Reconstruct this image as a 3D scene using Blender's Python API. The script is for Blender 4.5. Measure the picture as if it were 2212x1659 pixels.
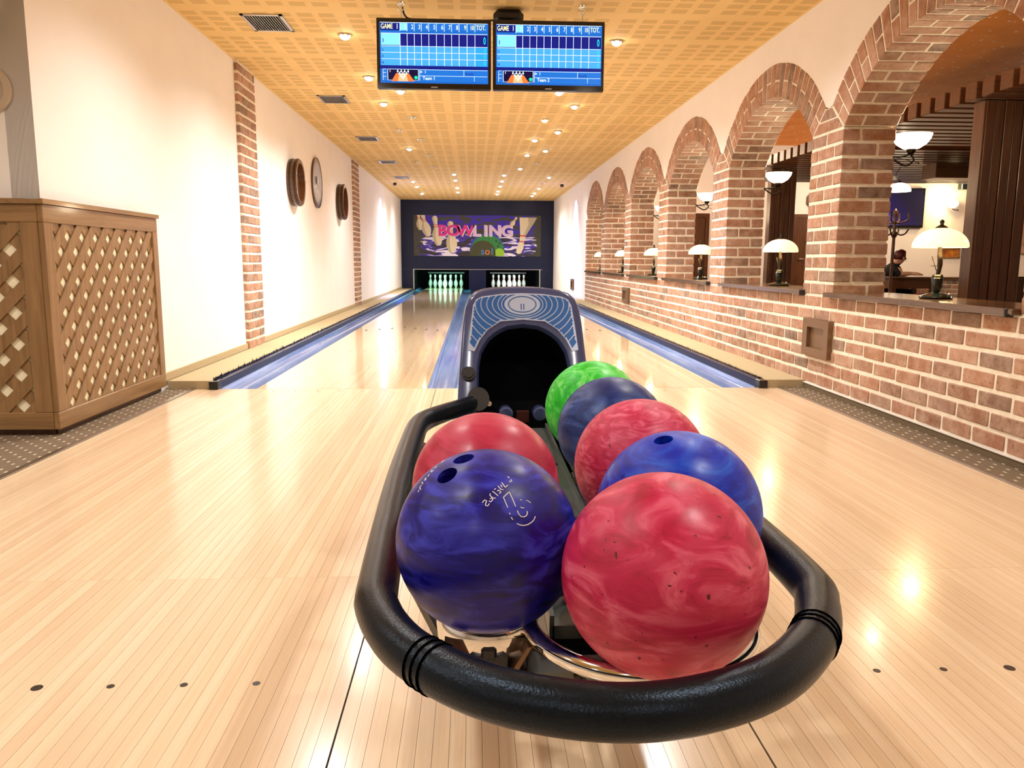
import bpy, bmesh, math, random
from mathutils import Vector, Matrix
random.seed(7)
PI = math.pi
S = bpy.context.scene
COL = S.collection
for o in list(bpy.data.objects):
    bpy.data.objects.remove(o)

# ------------------------------------------------------------------ camera, world, exposure
cam = bpy.data.cameras.new('camera')
cam.sensor_fit = 'HORIZONTAL'
cam.sensor_width = 36.0
cam.lens = 1717.08 / 2212 * 36.0
cam.clip_start, cam.clip_end = 0.02, 100
camo = bpy.data.objects.new('camera', cam)
COL.objects.link(camo)
_r, _u, _f = (0.998822, -0.048273, 0.004912), (0.002550, 0.153323, 0.988173), (0.048455, 0.986996, -0.153266)
camo.matrix_world = Matrix(((_r[0], _u[0], -_f[0], -0.12186), (_r[1], _u[1], -_f[1], -4.92973),
                            (_r[2], _u[2], -_f[2], 0.79220), (0, 0, 0, 1)))
S.camera = camo
w = bpy.data.worlds.new('world')
S.world = w
w.use_nodes = True
w.node_tree.nodes['Background'].inputs[0].default_value = (1.0, 0.93, 0.85, 1)
w.node_tree.nodes['Background'].inputs[1].default_value = 0.25
S.view_settings.view_transform = 'Standard'
S.view_settings.look = 'None'
S.view_settings.gamma = 1
S.view_settings.use_curve_mapping = False
S.view_settings.exposure = 0.24
S.cycles.caustics_reflective = False
S.cycles.caustics_refractive = False
LIGHT = 1.0                                    # one dial for every lamp of the hall
SPOT_W, SPOT_COL = 88.0, (1.0, 0.975, 0.95)

# ------------------------------------------------------------------ materials
def srgb(r, g, b):
    f = lambda c: (c / 255 / 12.92) if c / 255 <= 0.04045 else ((c / 255 + 0.055) / 1.055) ** 2.4
    return (f(r), f(g), f(b), 1.0)
MATS = {}
def mat(name, col, rough=0.5, metal=0.0, spec=0.5, emit=0.0, coat=0.0, ecol=None, alpha=None, trans=0.0):
    m = bpy.data.materials.new(name)
    m.use_nodes = True
    b = m.node_tree.nodes['Principled BSDF']
    b.inputs['Base Color'].default_value = col
    b.inputs['Roughness'].default_value = rough
    b.inputs['Metallic'].default_value = metal
    b.inputs['Specular IOR Level'].default_value = spec
    if coat:
        b.inputs['Coat Weight'].default_value = coat
        b.inputs['Coat Roughness'].default_value = 0.08
    if emit:
        b.inputs['Emission Color'].default_value = ecol or col
        b.inputs['Emission Strength'].default_value = emit
    if trans:
        b.inputs['Transmission Weight'].default_value = trans
    MATS[name] = m
    return m
class NT:
    """short hand for building node trees"""
    def __init__(self, m):
        self.t = m.node_tree
        self.b = self.t.nodes['Principled BSDF']
    def n(self, kind, **kw):
        nd = self.t.nodes.new('ShaderNode' + kind)
        for k, v in kw.items():
            if k in nd.inputs:
                nd.inputs[k].default_value = v
            else:
                setattr(nd, k, v)
        return nd
    def l(self, a, b):
        self.t.links.new(a, b)
    def math(self, op, a, b=None, c=None):
        nd = self.n('Math', operation=op)
        for i, v in enumerate((a, b, c)):
            if v is None:
                continue
            if isinstance(v, (int, float)):
                nd.inputs[i].default_value = v
            else:
                self.l(v, nd.inputs[i])
        return nd.outputs[0]
    def ramp(self, fac, stops, interp='LINEAR'):
        nd = self.n('ValToRGB')
        cr = nd.color_ramp
        cr.interpolation = interp
        while len(cr.elements) < len(stops):
            cr.elements.new(0.5)
        for e, (p, c) in zip(cr.elements, stops):
            e.position, e.color = p, c
        self.l(fac, nd.inputs[0])
        return nd.outputs[0]
    def mix(self, fac, a, b, mode='MIX'):
        nd = self.n('Mix', data_type='RGBA', blend_type=mode)
        for s, v in ((nd.inputs[0], fac), (nd.inputs[6], a), (nd.inputs[7], b)):
            if isinstance(v, (int, float, tuple)):
                s.default_value = v
            else:
                self.l(v, s)
        return nd.outputs[2]
    def coord(self, kind='Object', scale=(1, 1, 1), loc=(0, 0, 0), rot=(0, 0, 0)):
        tc = self.n('TexCoord')
        mp = self.n('Mapping')
        mp.inputs['Scale'].default_value = scale
        mp.inputs['Location'].default_value = loc
        mp.inputs['Rotation'].default_value = rot
        self.l(tc.outputs[kind], mp.inputs[0])
        return mp.outputs[0]
    def jitter(self, vec, amt=37.0):
        """shift coordinates by the object's own random number"""
        oi = self.n('ObjectInfo')
        vm = self.n('VectorMath', operation='SCALE')
        vm.inputs[0].default_value = (1.0, 0.73, 0.41)
        self.l(self.math('MULTIPLY', oi.outputs['Random'], amt), vm.inputs['Scale'])
        ad = self.n('VectorMath', operation='ADD')
        self.l(vec, ad.inputs[0]); self.l(vm.outputs[0], ad.inputs[1])
        return ad.outputs[0], oi.outputs['Random']
    def noise(self, vec, scale=5, detail=3, rough=0.5, dist=0.0):
        nd = self.n('TexNoise', Scale=scale, Detail=detail, Roughness=rough, Distortion=dist)
        if vec is not None:
            self.l(vec, nd.inputs['Vector'])
        return nd.outputs[0]
    def bump(self, h, strength=0.3, dist=0.01):
        nd = self.n('Bump', Strength=strength, Distance=dist)
        self.l(h, nd.inputs['Height'])
        self.l(nd.outputs[0], self.b.inputs['Normal'])
    def color(self, c):
        self.l(c, self.b.inputs['Base Color'])

def m_plain_noise(name, c1, c2, scale, rough=0.6, stretch=(1, 1, 1), bump=0.0, coat=0.0, spec=0.5, detail=3, jit=True, metal=0.0):
    m = mat(name, c1, rough, metal, spec, coat=coat)
    t = NT(m)
    v = t.coord('Object', stretch)
    if jit:
        v, _ = t.jitter(v)
    f = t.noise(v, scale, detail)
    t.color(t.ramp(f, [(0.3, c1), (0.7, c2)]))
    if bump:
        t.bump(f, bump)
    return m

plaster = m_plain_noise('plaster_white', srgb(246, 241, 236), srgb(249, 245, 241), 3, 0.75, bump=0.02, jit=False, spec=0.3)
m = mat('brick_clay', srgb(170, 120, 90), 0.85, spec=0.25)
t = NT(m); v, rnd = t.jitter(t.coord('Object'))
base = t.ramp(rnd, [(0.0, srgb(138, 100, 78)), (0.2, srgb(180, 134, 106)), (0.38, srgb(160, 110, 84)), (0.55, srgb(188, 148, 124)),
                    (0.7, srgb(116, 96, 84)), (0.82, srgb(174, 126, 94)), (1.0, srgb(150, 116, 100))])
f = t.noise(v, 14, 5, 0.6)
c = t.mix(t.ramp(f, [(0.35, (0, 0, 0, 1)), (0.75, (0.6, 0.6, 0.6, 1))]), base, srgb(214, 188, 168))
g = t.noise(v, 55, 3, 0.6)
c = t.mix(t.ramp(g, [(0.25, (0.55, 0.55, 0.55, 1)), (0.45, (0, 0, 0, 1))]), c, srgb(96, 64, 50))
t.color(c); t.bump(t.noise(v, 40, 4, 0.65), 0.35, 0.004)
mortar = m_plain_noise('mortar', srgb(246, 238, 222), srgb(232, 222, 202), 30, 0.9, bump=0.25, jit=False, spec=0.2)
# approach planks
m = mat('plank_maple', srgb(226, 190, 140), 0.2, spec=0.5, coat=0.15)
t = NT(m); v, rnd = t.jitter(t.coord('Object', (38, 0.8, 1)))
f = t.noise(v, 1.6, 5, 0.6, 0.4)
f2 = t.noise(v, 6.0, 3, 0.5, 0.2)
tone = t.ramp(rnd, [(0.0, srgb(222, 194, 160)), (0.35, srgb(228, 202, 168)), (0.7, srgb(233, 209, 176)), (1.0, srgb(225, 197, 162))])
c = t.mix(t.ramp(f, [(0.40, (0.0, 0.0, 0.0, 1)), (0.75, (0.45, 0.45, 0.45, 1))]), tone, srgb(206, 170, 130))
c = t.mix(t.ramp(f2, [(0.55, (0, 0, 0, 1)), (0.8, (0.3, 0.3, 0.3, 1))]), c, srgb(196, 156, 116))
t.color(c)
m = mat('lane_maple', srgb(226, 190, 140), 0.07, spec=0.55, coat=0.5)
t = NT(m)
xs = t.n('SeparateXYZ'); tc = t.n('TexCoord'); t.l(tc.outputs['Object'], xs.inputs[0])
bi = t.math('FLOOR', t.math('MULTIPLY', xs.outputs[0], 39 / 1.05))
wn = t.n('TexWhiteNoise', noise_dimensions='1D'); t.l(bi, wn.inputs['W'])
fr = t.math('FRACT', t.math('MULTIPLY', xs.outputs[0], 39 / 1.05))
tone = t.ramp(wn.outputs[0], [(0.0, srgb(218, 190, 152)), (1.0, srgb(230, 206, 170))])
gv = t.coord('Object', (60, 1.2, 1))
c = t.mix(t.ramp(t.noise(gv, 1.5, 4, 0.6), [(0.45, (0, 0, 0, 1)), (0.8, (0.5, 0.5, 0.5, 1))]), tone, srgb(196, 154, 108))
c = t.mix(t.ramp(fr, [(0.0, (0.5, 0.5, 0.5, 1)), (0.05, (0, 0, 0, 1))]), c, srgb(150, 112, 74))
t.color(c)
# ceiling board with groups of perforated fields
m = mat('ceiling_ochre', srgb(226, 178, 92), 0.8, spec=0.25)
t = NT(m); xs = t.n('SeparateXYZ'); tc = t.n('TexCoord'); t.l(tc.outputs['Object'], xs.inputs[0])
def cellmask(axis, period, start, pitch, count, size):
    a = t.math('SUBTRACT', xs.outputs[axis], start)
    inper = t.math('MODULO', t.math('ADD', a, period * 40), period)
    incell = t.math('MODULO', inper, pitch)
    return t.math('MULTIPLY', t.math('LESS_THAN', inper, pitch * count), t.math('LESS_THAN', incell, size))
mk = t.math('MULTIPLY', cellmask(0, 0.60, 1.462, 0.14, 4, 0.098), cellmask(1, 0.585, 0.545, 0.1205, 4, 0.082))
d1 = t.coord('Object', (1, 1, 1)); vo = t.n('TexVoronoi', Scale=150.0); t.l(d1, vo.inputs['Vector'])
hole = t.math('LESS_THAN', vo.outputs['Distance'], 0.45)
c = t.mix(t.math('MULTIPLY', mk, 0.5), t.ramp(t.noise(d1, 2.5, 2), [(0.3, srgb(229, 194, 128)), (0.7, srgb(235, 202, 136))]), srgb(190, 154, 94))
t.color(c); t.bump(t.math('MULTIPLY', t.math('MULTIPLY', mk, hole), -1.0), 0.3, 0.002)
# carpets
m = mat('carpet_beige', srgb(196, 176, 140), 0.95, spec=0.1)
t = NT(m); v = t.coord('Object'); f = t.noise(v, 320, 2); t.color(t.ramp(f, [(0.35, srgb(168, 150, 116)), (0.65, srgb(206, 188, 152))])); t.bump(f, 0.6, 0.003)
def dotted(name, c1, c2, spot, axes):
    m = mat(name, c1, 0.95, spec=0.1)
    t = NT(m); tc = t.n('TexCoord'); xs = t.n('SeparateXYZ'); t.l(tc.outputs['Object'], xs.inputs[0])
    a, b = xs.outputs[axes[0]], xs.outputs[axes[1]]
    P = 0.078
    def grid(off):
        ua = t.math('SUBTRACT', t.math('FRACT', t.math('ADD', t.math('DIVIDE', a, P), off + 100)), 0.5)
        ub = t.math('SUBTRACT', t.math('FRACT', t.math('ADD', t.math('DIVIDE', b, P), off + 100)), 0.5)
        return t.math('MULTIPLY', t.math('LESS_THAN', t.math('ABSOLUTE', ua), 0.055), t.math('LESS_THAN', t.math('ABSOLUTE', ub), 0.12))
    k = t.math('MAXIMUM', grid(0.0), grid(0.5))
    f = t.noise(t.coord('Object'), 260, 2)
    c = t.mix(k, t.ramp(f, [(0.3, c1), (0.7, c2)]), spot)
    t.color(c); t.bump(f, 0.5, 0.003)
    return m
dotted('carpet_dotted', srgb(112, 96, 78), srgb(134, 116, 96), srgb(214, 202, 176), (0, 1))
dotted('carpet_dotted_side', srgb(104, 90, 70), srgb(126, 110, 88), srgb(214, 202, 176), (2, 1))
# woods
def wood(name, c1, c2, axis=2, rough=0.35, coat=0.15, sc=1.0):
    st = [26 * sc, 26 * sc, 26 * sc]; st[axis] = 1.6 * sc
    m = mat(name, c1, rough, spec=0.45, coat=coat)
    t = NT(m); v, rnd = t.jitter(t.coord('Object', tuple(st)))
    f = t.noise(v, 1.5, 5, 0.6, 0.6)
    t.color(t.ramp(f, [(0.25, c1), (0.75, c2)])); t.bump(f, 0.06, 0.002)
    return m
for ax, nm in enumerate('xyz'):
    wood('oak_' + nm, srgb(116, 84, 50), srgb(160, 124, 80), ax)
    wood('walnut_' + nm, srgb(62, 34, 18), srgb(106, 66, 38), ax, 0.28, 0.3)
    wood('sill_' + nm, srgb(70, 44, 26), srgb(106, 74, 48), ax, 0.22, 0.4)
mat('lattice_backing', srgb(250, 240, 206), 0.8)
mat('black_plastic', (0.012, 0.012, 0.014, 1), 0.38)
mat('black_gloss', (0.006, 0.006, 0.008, 1), 0.12)
mat('black_void', (0.002, 0.002, 0.003, 1), 0.9, spec=0.05)
mat('navy_panel', (0.002, 0.009, 0.042, 1), 0.3, spec=0.35)
mat('chrome', (0.85, 0.84, 0.82, 1), 0.08, 1.0)
mat('steel_brushed', (0.55, 0.54, 0.52, 1), 0.3, 1.0)
mat('bronze_dark', (0.045, 0.032, 0.02, 1), 0.32, 0.75)
mat('green_marble', (0.006, 0.013, 0.010, 1), 0.14, coat=0.4)
mat('brush_bristle', (0.012, 0.014, 0.04, 1), 0.8)
mat('seam_dark', (0.01, 0.008, 0.006, 1), 0.6)
mat('dot_dark', (0.022, 0.014, 0.012, 1), 0.35)
mat('white_paint', srgb(240, 236, 228), 0.4)
mat('metal_bracket', srgb(126, 96, 66), 0.35, 0.3)
m_plain_noise('gutter_blue', srgb(88, 120, 178), srgb(132, 160, 206), 2.0, 0.16, (6, 0.5, 1), coat=0.6, jit=False)
m_plain_noise('rail_black', (0.003, 0.0035, 0.005, 1), (0.006, 0.007, 0.010, 1), 400, 0.30, bump=0.10, spec=0.3)
MATS['rail_black'].node_tree.nodes['Principled BSDF'].inputs['Specular Tint'].default_value = (0.55, 0.75, 1.0, 1)  # blue cast of the highlights is put into the material
mat('groove_black', (0.001, 0.001, 0.001, 1), 0.9, spec=0.0)
mat('hood_grey', srgb(58, 70, 112), 0.2, 0.0, coat=0.4)
mat('hood_silver', srgb(190, 206, 240), 0.25, 0.35)
mat('hood_blue', srgb(44, 100, 172), 0.25, 0.15)
mat('track_grey', srgb(98, 104, 98), 0.35, 0.4)
mat('pin_white', srgb(244, 242, 234), 0.25, coat=0.4)
mat('pin_red', srgb(190, 30, 34), 0.3)
mat('glass_lit', (1.0, 0.88, 0.62, 1), 0.3, emit=0.95, ecol=(1.0, 0.84, 0.44, 1))
mat('bowl_lit', (1.0, 0.93, 0.80, 1), 0.3, emit=2.0, ecol=(1.0, 0.88, 0.64, 1))
mat('bulb_lit', (1, 0.95, 0.85, 1), 0.3, emit=60.0, ecol=(1.0, 0.90, 0.75, 1))
mat('bulb_warm', (1, 0.8, 0.4, 1), 0.3, emit=14.0, ecol=(1.0, 0.68, 0.22, 1))
mat('bulb_cool', (0.8, 0.9, 1, 1), 0.3, emit=25.0, ecol=(0.72, 0.86, 1.0, 1))
mat('bulb_off', srgb(220, 205, 170), 0.2, 0.3)
mat('skin', srgb(222, 170, 146), 0.5)
mat('hair_red', srgb(84, 22, 20), 0.45)
mat('cloth_black', (0.008, 0.008, 0.010, 1), 0.85, spec=0.15)
mat('cloth_red', srgb(130, 20, 18), 0.8)
mat('paper', srgb(240, 238, 232), 0.7)
m = mat('ceiling_star', srgb(200, 112, 40), 0.7, spec=0.2)
t = NT(m); vo = t.n('TexVoronoi', Scale=9.0); t.l(t.coord('Object'), vo.inputs['Vector'])
star = t.math('LESS_THAN', vo.outputs['Distance'], 0.13)
t.color(t.mix(star, t.ramp(t.noise(t.coord('Object'), 3, 2), [(0.3, srgb(226, 136, 52)), (0.7, srgb(236, 150, 66))]), srgb(255, 244, 214)))

# ------------------------------------------------------------------ mesh builder
ORG = {}
def tag(o, label=None, cat=None, group=None, kind=None):
    if label: o['label'] = label
    if cat: o['category'] = cat
    if group: o['group'] = group
    if kind: o['kind'] = kind
    return o
def empty(name, loc, label=None, cat=None, group=None, kind=None, rotz=0.0):
    o = bpy.data.objects.new(name, None)
    o.empty_display_size = 0.05
    o.location = loc
    o.rotation_euler = (0, 0, rotz)
    COL.objects.link(o)
    ORG[o.name] = Vector(loc)
    return tag(o, label, cat, group, kind)
def V(*a): return Vector(a)
class MB:
    def __init__(self):
        self.v, self.f, self.m = [], [], []
    def add(self, vs, fs, mi=0):
        b = len(self.v)
        self.v += [tuple(x) for x in vs]
        for f in fs:
            self.f.append(tuple(b + i for i in f)); self.m.append(mi)
        return self
    def box(self, x0, x1, y0, y1, z0, z1, mi=0):
        vs = [(x, y, z) for z in (z0, z1) for y in (y0, y1) for x in (x0, x1)]
        return self.add(vs, [(0, 2, 3, 1), (4, 5, 7, 6), (0, 1, 5, 4), (2, 6, 7, 3), (0, 4, 6, 2), (1, 3, 7, 5)], mi)
    def cbox(self, c, s, ch, mi=0, jit=0.0, rot=None):
        """box with chamfered edges: 24 verts"""
        hx, hy, hz = s[0] / 2, s[1] / 2, s[2] / 2
        vs, idx = [], {}
        for sx in (-1, 1):
            for sy in (-1, 1):
                for sz in (-1, 1):
                    jx, jy, jz = (random.uniform(-jit, jit) for _ in range(3))
                    for a in range(3):
                        p = [sx * (hx - (0 if a == 0 else ch)) + jx, sy * (hy - (0 if a == 1 else ch)) + jy, sz * (hz - (0 if a == 2 else ch)) + jz]
                        idx[(sx, sy, sz, a)] = len(vs); vs.append(p)
        fs = []
        for a in range(3):
            for sg in (-1, 1):
                o = [b for b in range(3) if b != a]
                q = []
                for (u, w_) in ((-1, -1), (1, -1), (1, 1), (-1, 1)):
                    k = [0, 0, 0]; k[a] = sg; k[o[0]] = u; k[o[1]] = w_
                    q.append(idx[(k[0], k[1], k[2], a)])
                fs.append(q)
        for a in range(3):
            o = [b for b in range(3) if b != a]
            for u in (-1, 1):
                for w_ in (-1, 1):
                    def K(sg, b):
                        k = [0, 0, 0]; k[a] = sg; k[o[0]] = u; k[o[1]] = w_
                        return idx[(k[0], k[1], k[2], b)]
                    fs.append([K(-1, o[0]), K(1, o[0]), K(1, o[1]), K(-1, o[1])])
        for sx in (-1, 1):
            for sy in (-1, 1):
                for sz in (-1, 1):
                    fs.append([idx[(sx, sy, sz, a)] for a in range(3)])
        if rot is not None:
            vs = [rot @ Vector(p) for p in vs]
        vs = [(p[0] + c[0], p[1] + c[1], p[2] + c[2]) for p in vs]
        return self.add(vs, fs, mi)
    def bar(self, a, b, w_, h, up=(0, 0, 1), mi=0):
        a, b = Vector(a), Vector(b)
        d = (b - a).normalized(); up = Vector(up)
        s = d.cross(up)
        if s.length < 1e-5: s = d.cross(Vector((1, 0, 0)))
        s.normalize(); n = s.cross(d)
        vs = [p + s * (i * w_ / 2) + n * (j * h / 2) for p in (a, b) for j in (-1, 1) for i in (-1, 1)]
        return self.add(vs, [(0, 2, 3, 1), (4, 5, 7, 6), (0, 1, 5, 4), (2, 6, 7, 3), (0, 4, 6, 2), (1, 3, 7, 5)], mi)
    def tube(self, pts, r, seg=10, closed=False, mi=0, caps=True):
        P = [Vector(p) for p in pts]; n = len(P)
        rad = r if isinstance(r, (list, tuple)) else [r] * n
        vs, up = [], None
        for i in range(n):
            if closed: d = P[(i + 1) % n] - P[i - 1]
            else: d = P[min(i + 1, n - 1)] - P[max(i - 1, 0)]
            d.normalize()
            if up is None:
                up = Vector((0, 0, 1)) if abs(d.z) < 0.9 else Vector((1, 0, 0))
            s = d.cross(up).normalized(); up = s.cross(d).normalized()
            for k in range(seg):
                a = 2 * PI * k / seg
                vs.append(P[i] + (s * math.cos(a) + up * math.sin(a)) * rad[i])
        fs = []
        for i in range(n if closed else n - 1):
            j = (i + 1) % n
            for k in range(seg):
                k2 = (k + 1) % seg
                fs.append((i * seg + k, i * seg + k2, j * seg + k2, j * seg + k))
        if caps and not closed:
            fs += [tuple(range(seg))[::-1], tuple((n - 1) * seg + k for k in range(seg))]
        return self.add(vs, fs, mi)
    def lathe(self, prof, c=(0, 0, 0), seg=24, mi=0, axis='z', mis=None):
        vs, fs, ms = [], [], []
        for (r, z) in prof:
            for k in range(seg):
                a = 2 * PI * k / seg
                x, y = max(r, 1e-5) * math.cos(a), max(r, 1e-5) * math.sin(a)
                p = {'z': (x, y, z), 'x': (z, x, y), 'y': (x, z, y)}[axis]
                vs.append((p[0] + c[0], p[1] + c[1], p[2] + c[2]))
        n = len(prof)
        b = len(self.v)
        self.v += vs
        for i in range(n - 1):
            for k in range(seg):
                k2 = (k + 1) % seg
                self.f.append((b + i * seg + k, b + i * seg + k2, b + (i + 1) * seg + k2, b + (i + 1) * seg + k))
                self.m.append(mis[i] if mis else mi)
        return self
    def prism(self, poly, fmap, d, mi=0):
        """extrude 2-D outline: fmap(u, v, w) -> point, w from 0 to d"""
        n = len(poly)
        vs = [fmap(u, v, 0.0) for u, v in poly] + [fmap(u, v, d) for u, v in poly]
        fs = [tuple(range(n))[::-1], tuple(range(n, 2 * n))] + [(i, (i + 1) % n, n + (i + 1) % n, n + i) for i in range(n)]
        return self.add(vs, fs, mi)
    def flat(self, poly, fmap, mi=0):
        return self.add([fmap(u, v) for u, v in poly], [tuple(range(len(poly)))], mi)
    def sphere(self, c, r, seg=16, rings=10, mi=0, sc=(1, 1, 1)):
        vs = [(c[0], c[1], c[2] - r * sc[2])]
        for i in range(1, rings):
            th = PI * i / rings
            for k in range(seg):
                a = 2 * PI * k / seg
                vs.append((c[0] + r * sc[0] * math.sin(th) * math.cos(a), c[1] + r * sc[1] * math.sin(th) * math.sin(a), c[2] - r * sc[2] * math.cos(th)))
        vs.append((c[0], c[1], c[2] + r * sc[2]))
        fs = []
        for k in range(seg):
            k2 = (k + 1) % seg
            fs.append((0, 1 + k2, 1 + k))
            for i in range(rings - 2):
                a, b_ = 1 + i * seg, 1 + (i + 1) * seg
                fs.append((a + k, a + k2, b_ + k2, b_ + k))
            fs.append((len(vs) - 1, 1 + (rings - 2) * seg + k, 1 + (rings - 2) * seg + k2))
        return self.add(vs, fs, mi)
    def torus(self, c, R, r, seg=40, ts=10, mi=0, a0=0, a1=2 * PI):
        full = abs(a1 - a0 - 2 * PI) < 1e-6
        n = seg if full else seg + 1
        pts = [(c[0] + R * math.cos(a0 + (a1 - a0) * i / seg), c[1] + R * math.sin(a0 + (a1 - a0) * i / seg), c[2]) for i in range(n)]
        return self.tube(pts, r, ts, closed=full, mi=mi)
    def mesh(self, name, mats, org, smooth=None, normals=True):
        me = bpy.data.meshes.new(name)
        me.from_pydata([(x - org[0], y - org[1], z - org[2]) for x, y, z in self.v], [], self.f)
        for mm in (mats if isinstance(mats, (list, tuple)) else [mats]):
            me.materials.append(MATS[mm] if isinstance(mm, str) else mm)
        me.polygons.foreach_set('material_index', self.m)
        if normals:
            bm = bmesh.new(); bm.from_mesh(me)
            bmesh.ops.recalc_face_normals(bm, faces=bm.faces[:])
            bm.to_mesh(me); bm.free()
        if smooth is not None:
            me.polygons.foreach_set('use_smooth', [True] * len(me.polygons))
            me.set_sharp_from_angle(angle=math.radians(smooth))
        me.update()
        return me
    def build(self, name, mats, parent=None, smooth=None, loc=None, normals=True, **tags):
        if parent is not None:
            org = ORG[parent.name]
        elif loc is not None:
            org = Vector(loc)
        else:
            xs, ys, zs = zip(*self.v)
            org = Vector(((min(xs) + max(xs)) / 2, (min(ys) + max(ys)) / 2, min(zs)))
        o = bpy.data.objects.new(name, self.mesh(name, mats, org, smooth, normals))
        COL.objects.link(o)
        if parent is not None: o.parent = parent
        else: o.location = org
        ORG[o.name] = Vector(org)
        return tag(o, **tags)
def copy_tree(root, loc, rotz=None, parent=None):
    c = root.copy(); COL.objects.link(c)
    if parent is None:
        c.location = loc
        if rotz is not None: c.rotation_euler = (0, 0, rotz)
    else:
        c.parent = parent
    ORG[c.name] = Vector(loc)
    for ch in root.children:
        copy_tree(ch, loc, None, c)
    return c
def lamp(name, loc, parent, energy, color, radius=0.03, kind='POINT', angle=None, blend=0.6, rot=None):
    ld = bpy.data.lights.new(name, kind)
    ld.energy, ld.color = energy * LIGHT, color
    ld.shadow_soft_size = radius
    if kind == 'SPOT':
        ld.spot_size, ld.spot_blend = angle, blend
    o = bpy.data.objects.new(name, ld); COL.objects.link(o)
    if parent is not None:
        o.parent = parent; o.location = Vector(loc) - ORG[parent.name]
    else:
        o.location = loc
    if rot: o.rotation_euler = rot
    o['kind'] = 'helper'
    return o
def text2d(s, size=1.0, align='LEFT', bold=0.0):
    cu = bpy.data.curves.new('t', 'FONT'); cu.body = s; cu.size = size
    cu.align_x = align; cu.offset = bold; cu.resolution_u = 3
    o = bpy.data.objects.new('t', cu); COL.objects.link(o)
    dg = bpy.context.evaluated_depsgraph_get()
    me = o.evaluated_get(dg).to_mesh()
    vs = [(q.co.x, q.co.y) for q in me.vertices]; fs = [tuple(pp.vertices) for pp in me.polygons]
    o.evaluated_get(dg).to_mesh_clear()
    bpy.data.objects.remove(o); bpy.data.curves.remove(cu)
    return vs, fs
def ordinal(i): return ['first', 'second', 'third', 'fourth', 'fifth', 'sixth', 'seventh', 'eighth', 'ninth', 'tenth'][i]
# ================================================================== THE SETTING
XL, XR, ZC, YM = -2.02, 2.00, 2.36, 16.5           # left wall, right wall, ceiling height, masking unit
G = 0.412; LW = 1.05                                # half gap between lanes, lane width
CL = G + LW / 2
# ---- approach floor and its planks
fl = MB().box(-1.83, 1.82, -9.0, 0.0, -0.06, -0.004).build('floor', 'seam_dark', loc=(0, -4.5, 0), kind='structure',
     label='pale maple bowling approach of narrow boards in front of the lanes')
PC = {}
def plank(x0, x1, y0, y1):
    k = (round(x1 - x0, 5), round(y1 - y0, 4))
    if k not in PC:
        PC[k] = MB().box(-k[0] / 2, k[0] / 2, -k[1] / 2, k[1] / 2, -0.012, 0.0).mesh('plank', 'plank_maple', (0, 0, 0))
    o = bpy.data.objects.new('plank', PC[k]); COL.objects.link(o); o.parent = fl
    o.location = Vector(((x0 + x1) / 2, (y0 + y1) / 2, 0)) - ORG[fl.name]
for (a, b, n) in ((-1.83, -0.357, 55), (-0.354, 0.354, 26), (0.357, 1.82, 54)):
    wd = (b - a) / n
    for i in range(n):
        for (y0, y1) in ((-9.0, -3.0006), (-2.9998, -0.002)):
            plank(a + i * wd + 0.0003, a + (i + 1) * wd - 0.0003, y0, y1)
def disc(name, x, y, r, z, parent, m='dot_dark', seg=20):
    MB().lathe([(0.0001, 0.0), (r, 0.0), (r, 0.0006), (0.0001, 0.0006)], (x, y, z), seg).build(name, m, parent)
for sx in (-1, 1):
    for i in range(-3, 4):
        disc('marker_dot', sx * CL + 0.1346 * i, -3.51, 0.0105 if i == 0 else 0.0072, 0.0001, fl)
        disc('marker_dot', sx * CL + 0.1346 * i, -0.085, 0.0065, 0.0001, fl)
MB().box(-1.86, -1.832, -9, 0, -0.02, 0.004).build('trim_1', 'steel_brushed', kind='structure', label='thin metal edge strip between approach and left carpet')
MB().box(1.822, 1.836, -9, 0, -0.02, 0.004).build('trim_2', 'steel_brushed', kind='structure', label='thin metal edge strip between approach and right carpet')
# ---- lanes
for sx, nm in ((-1, 'left'), (1, 'right')):
    x0 = -G - LW if sx < 0 else G
    ln = MB().box(x0, x0 + LW, 0.004, 19.6, -0.05, 0.0).build('bowling_lane', 'lane_maple', kind='structure', label='polished maple bowling lane on the %s running to the pins' % nm)
    for i in range(-3, 4):
        disc('marker_dot', sx * CL + 0.135 * i, 2.05 + 0.02 * abs(i), 0.008, 0.0001, ln, seg=10)
        MB().flat([(-0.016, -0.07), (0.016, -0.07), (0.0, 0.09)], lambda u, v, i=i: (sx * CL + 0.135 * i + u, 4.6 - 0.13 * abs(i) + v, 0.0008)).build('lane_arrow', 'dot_dark', ln)
def gutter(x0, x1, label):
    b = MB(); n = 12; pr = []
    for i in range(n + 1):
        a = PI * i / n
        pr.append(((x0 + x1) / 2 - (x1 - x0) / 2 * math.cos(a), -0.062 * math.sin(a) ** 0.8 - 0.001))
    ys = [0.004, 19.0]
    vs = [(x, y, z) for y in ys for x, z in pr]
    b.add(vs, [(i, i + 1, n + 2 + i, n + 1 + i) for i in range(n)])
    vs2 = [(x, y, z - 0.006) for y in ys for x, z in pr]
    b.add(vs2, [(i + 1, i, n + 1 + i, n + 2 + i) for i in range(n)])
    b.add([(x, 0.004, z) for x, z in pr] + [(x, 0.004, z - 0.006) for x, z in pr], [(i, i + 1, n + 2 + i, n + 1 + i) for i in range(n)])
    b.build('gutter', 'gutter_blue', smooth=50, kind='structure', label=label, normals=False)
gutter(-1.69, -1.463, 'blue grey gutter along the outer side of the left lane')
gutter(-0.411, -0.185, 'blue grey gutter on the inner side of the left lane')
gutter(0.185, 0.411, 'blue grey gutter on the inner side of the right lane')
gutter(1.463, 1.69, 'blue grey gutter along the outer side of the right lane')
MB().box(-0.184, 0.184, 0.004, 19.0, -0.06, 0.012).build('lane_divider', 'navy_panel', kind='structure', label='dark strip between the two inner gutters')
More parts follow.
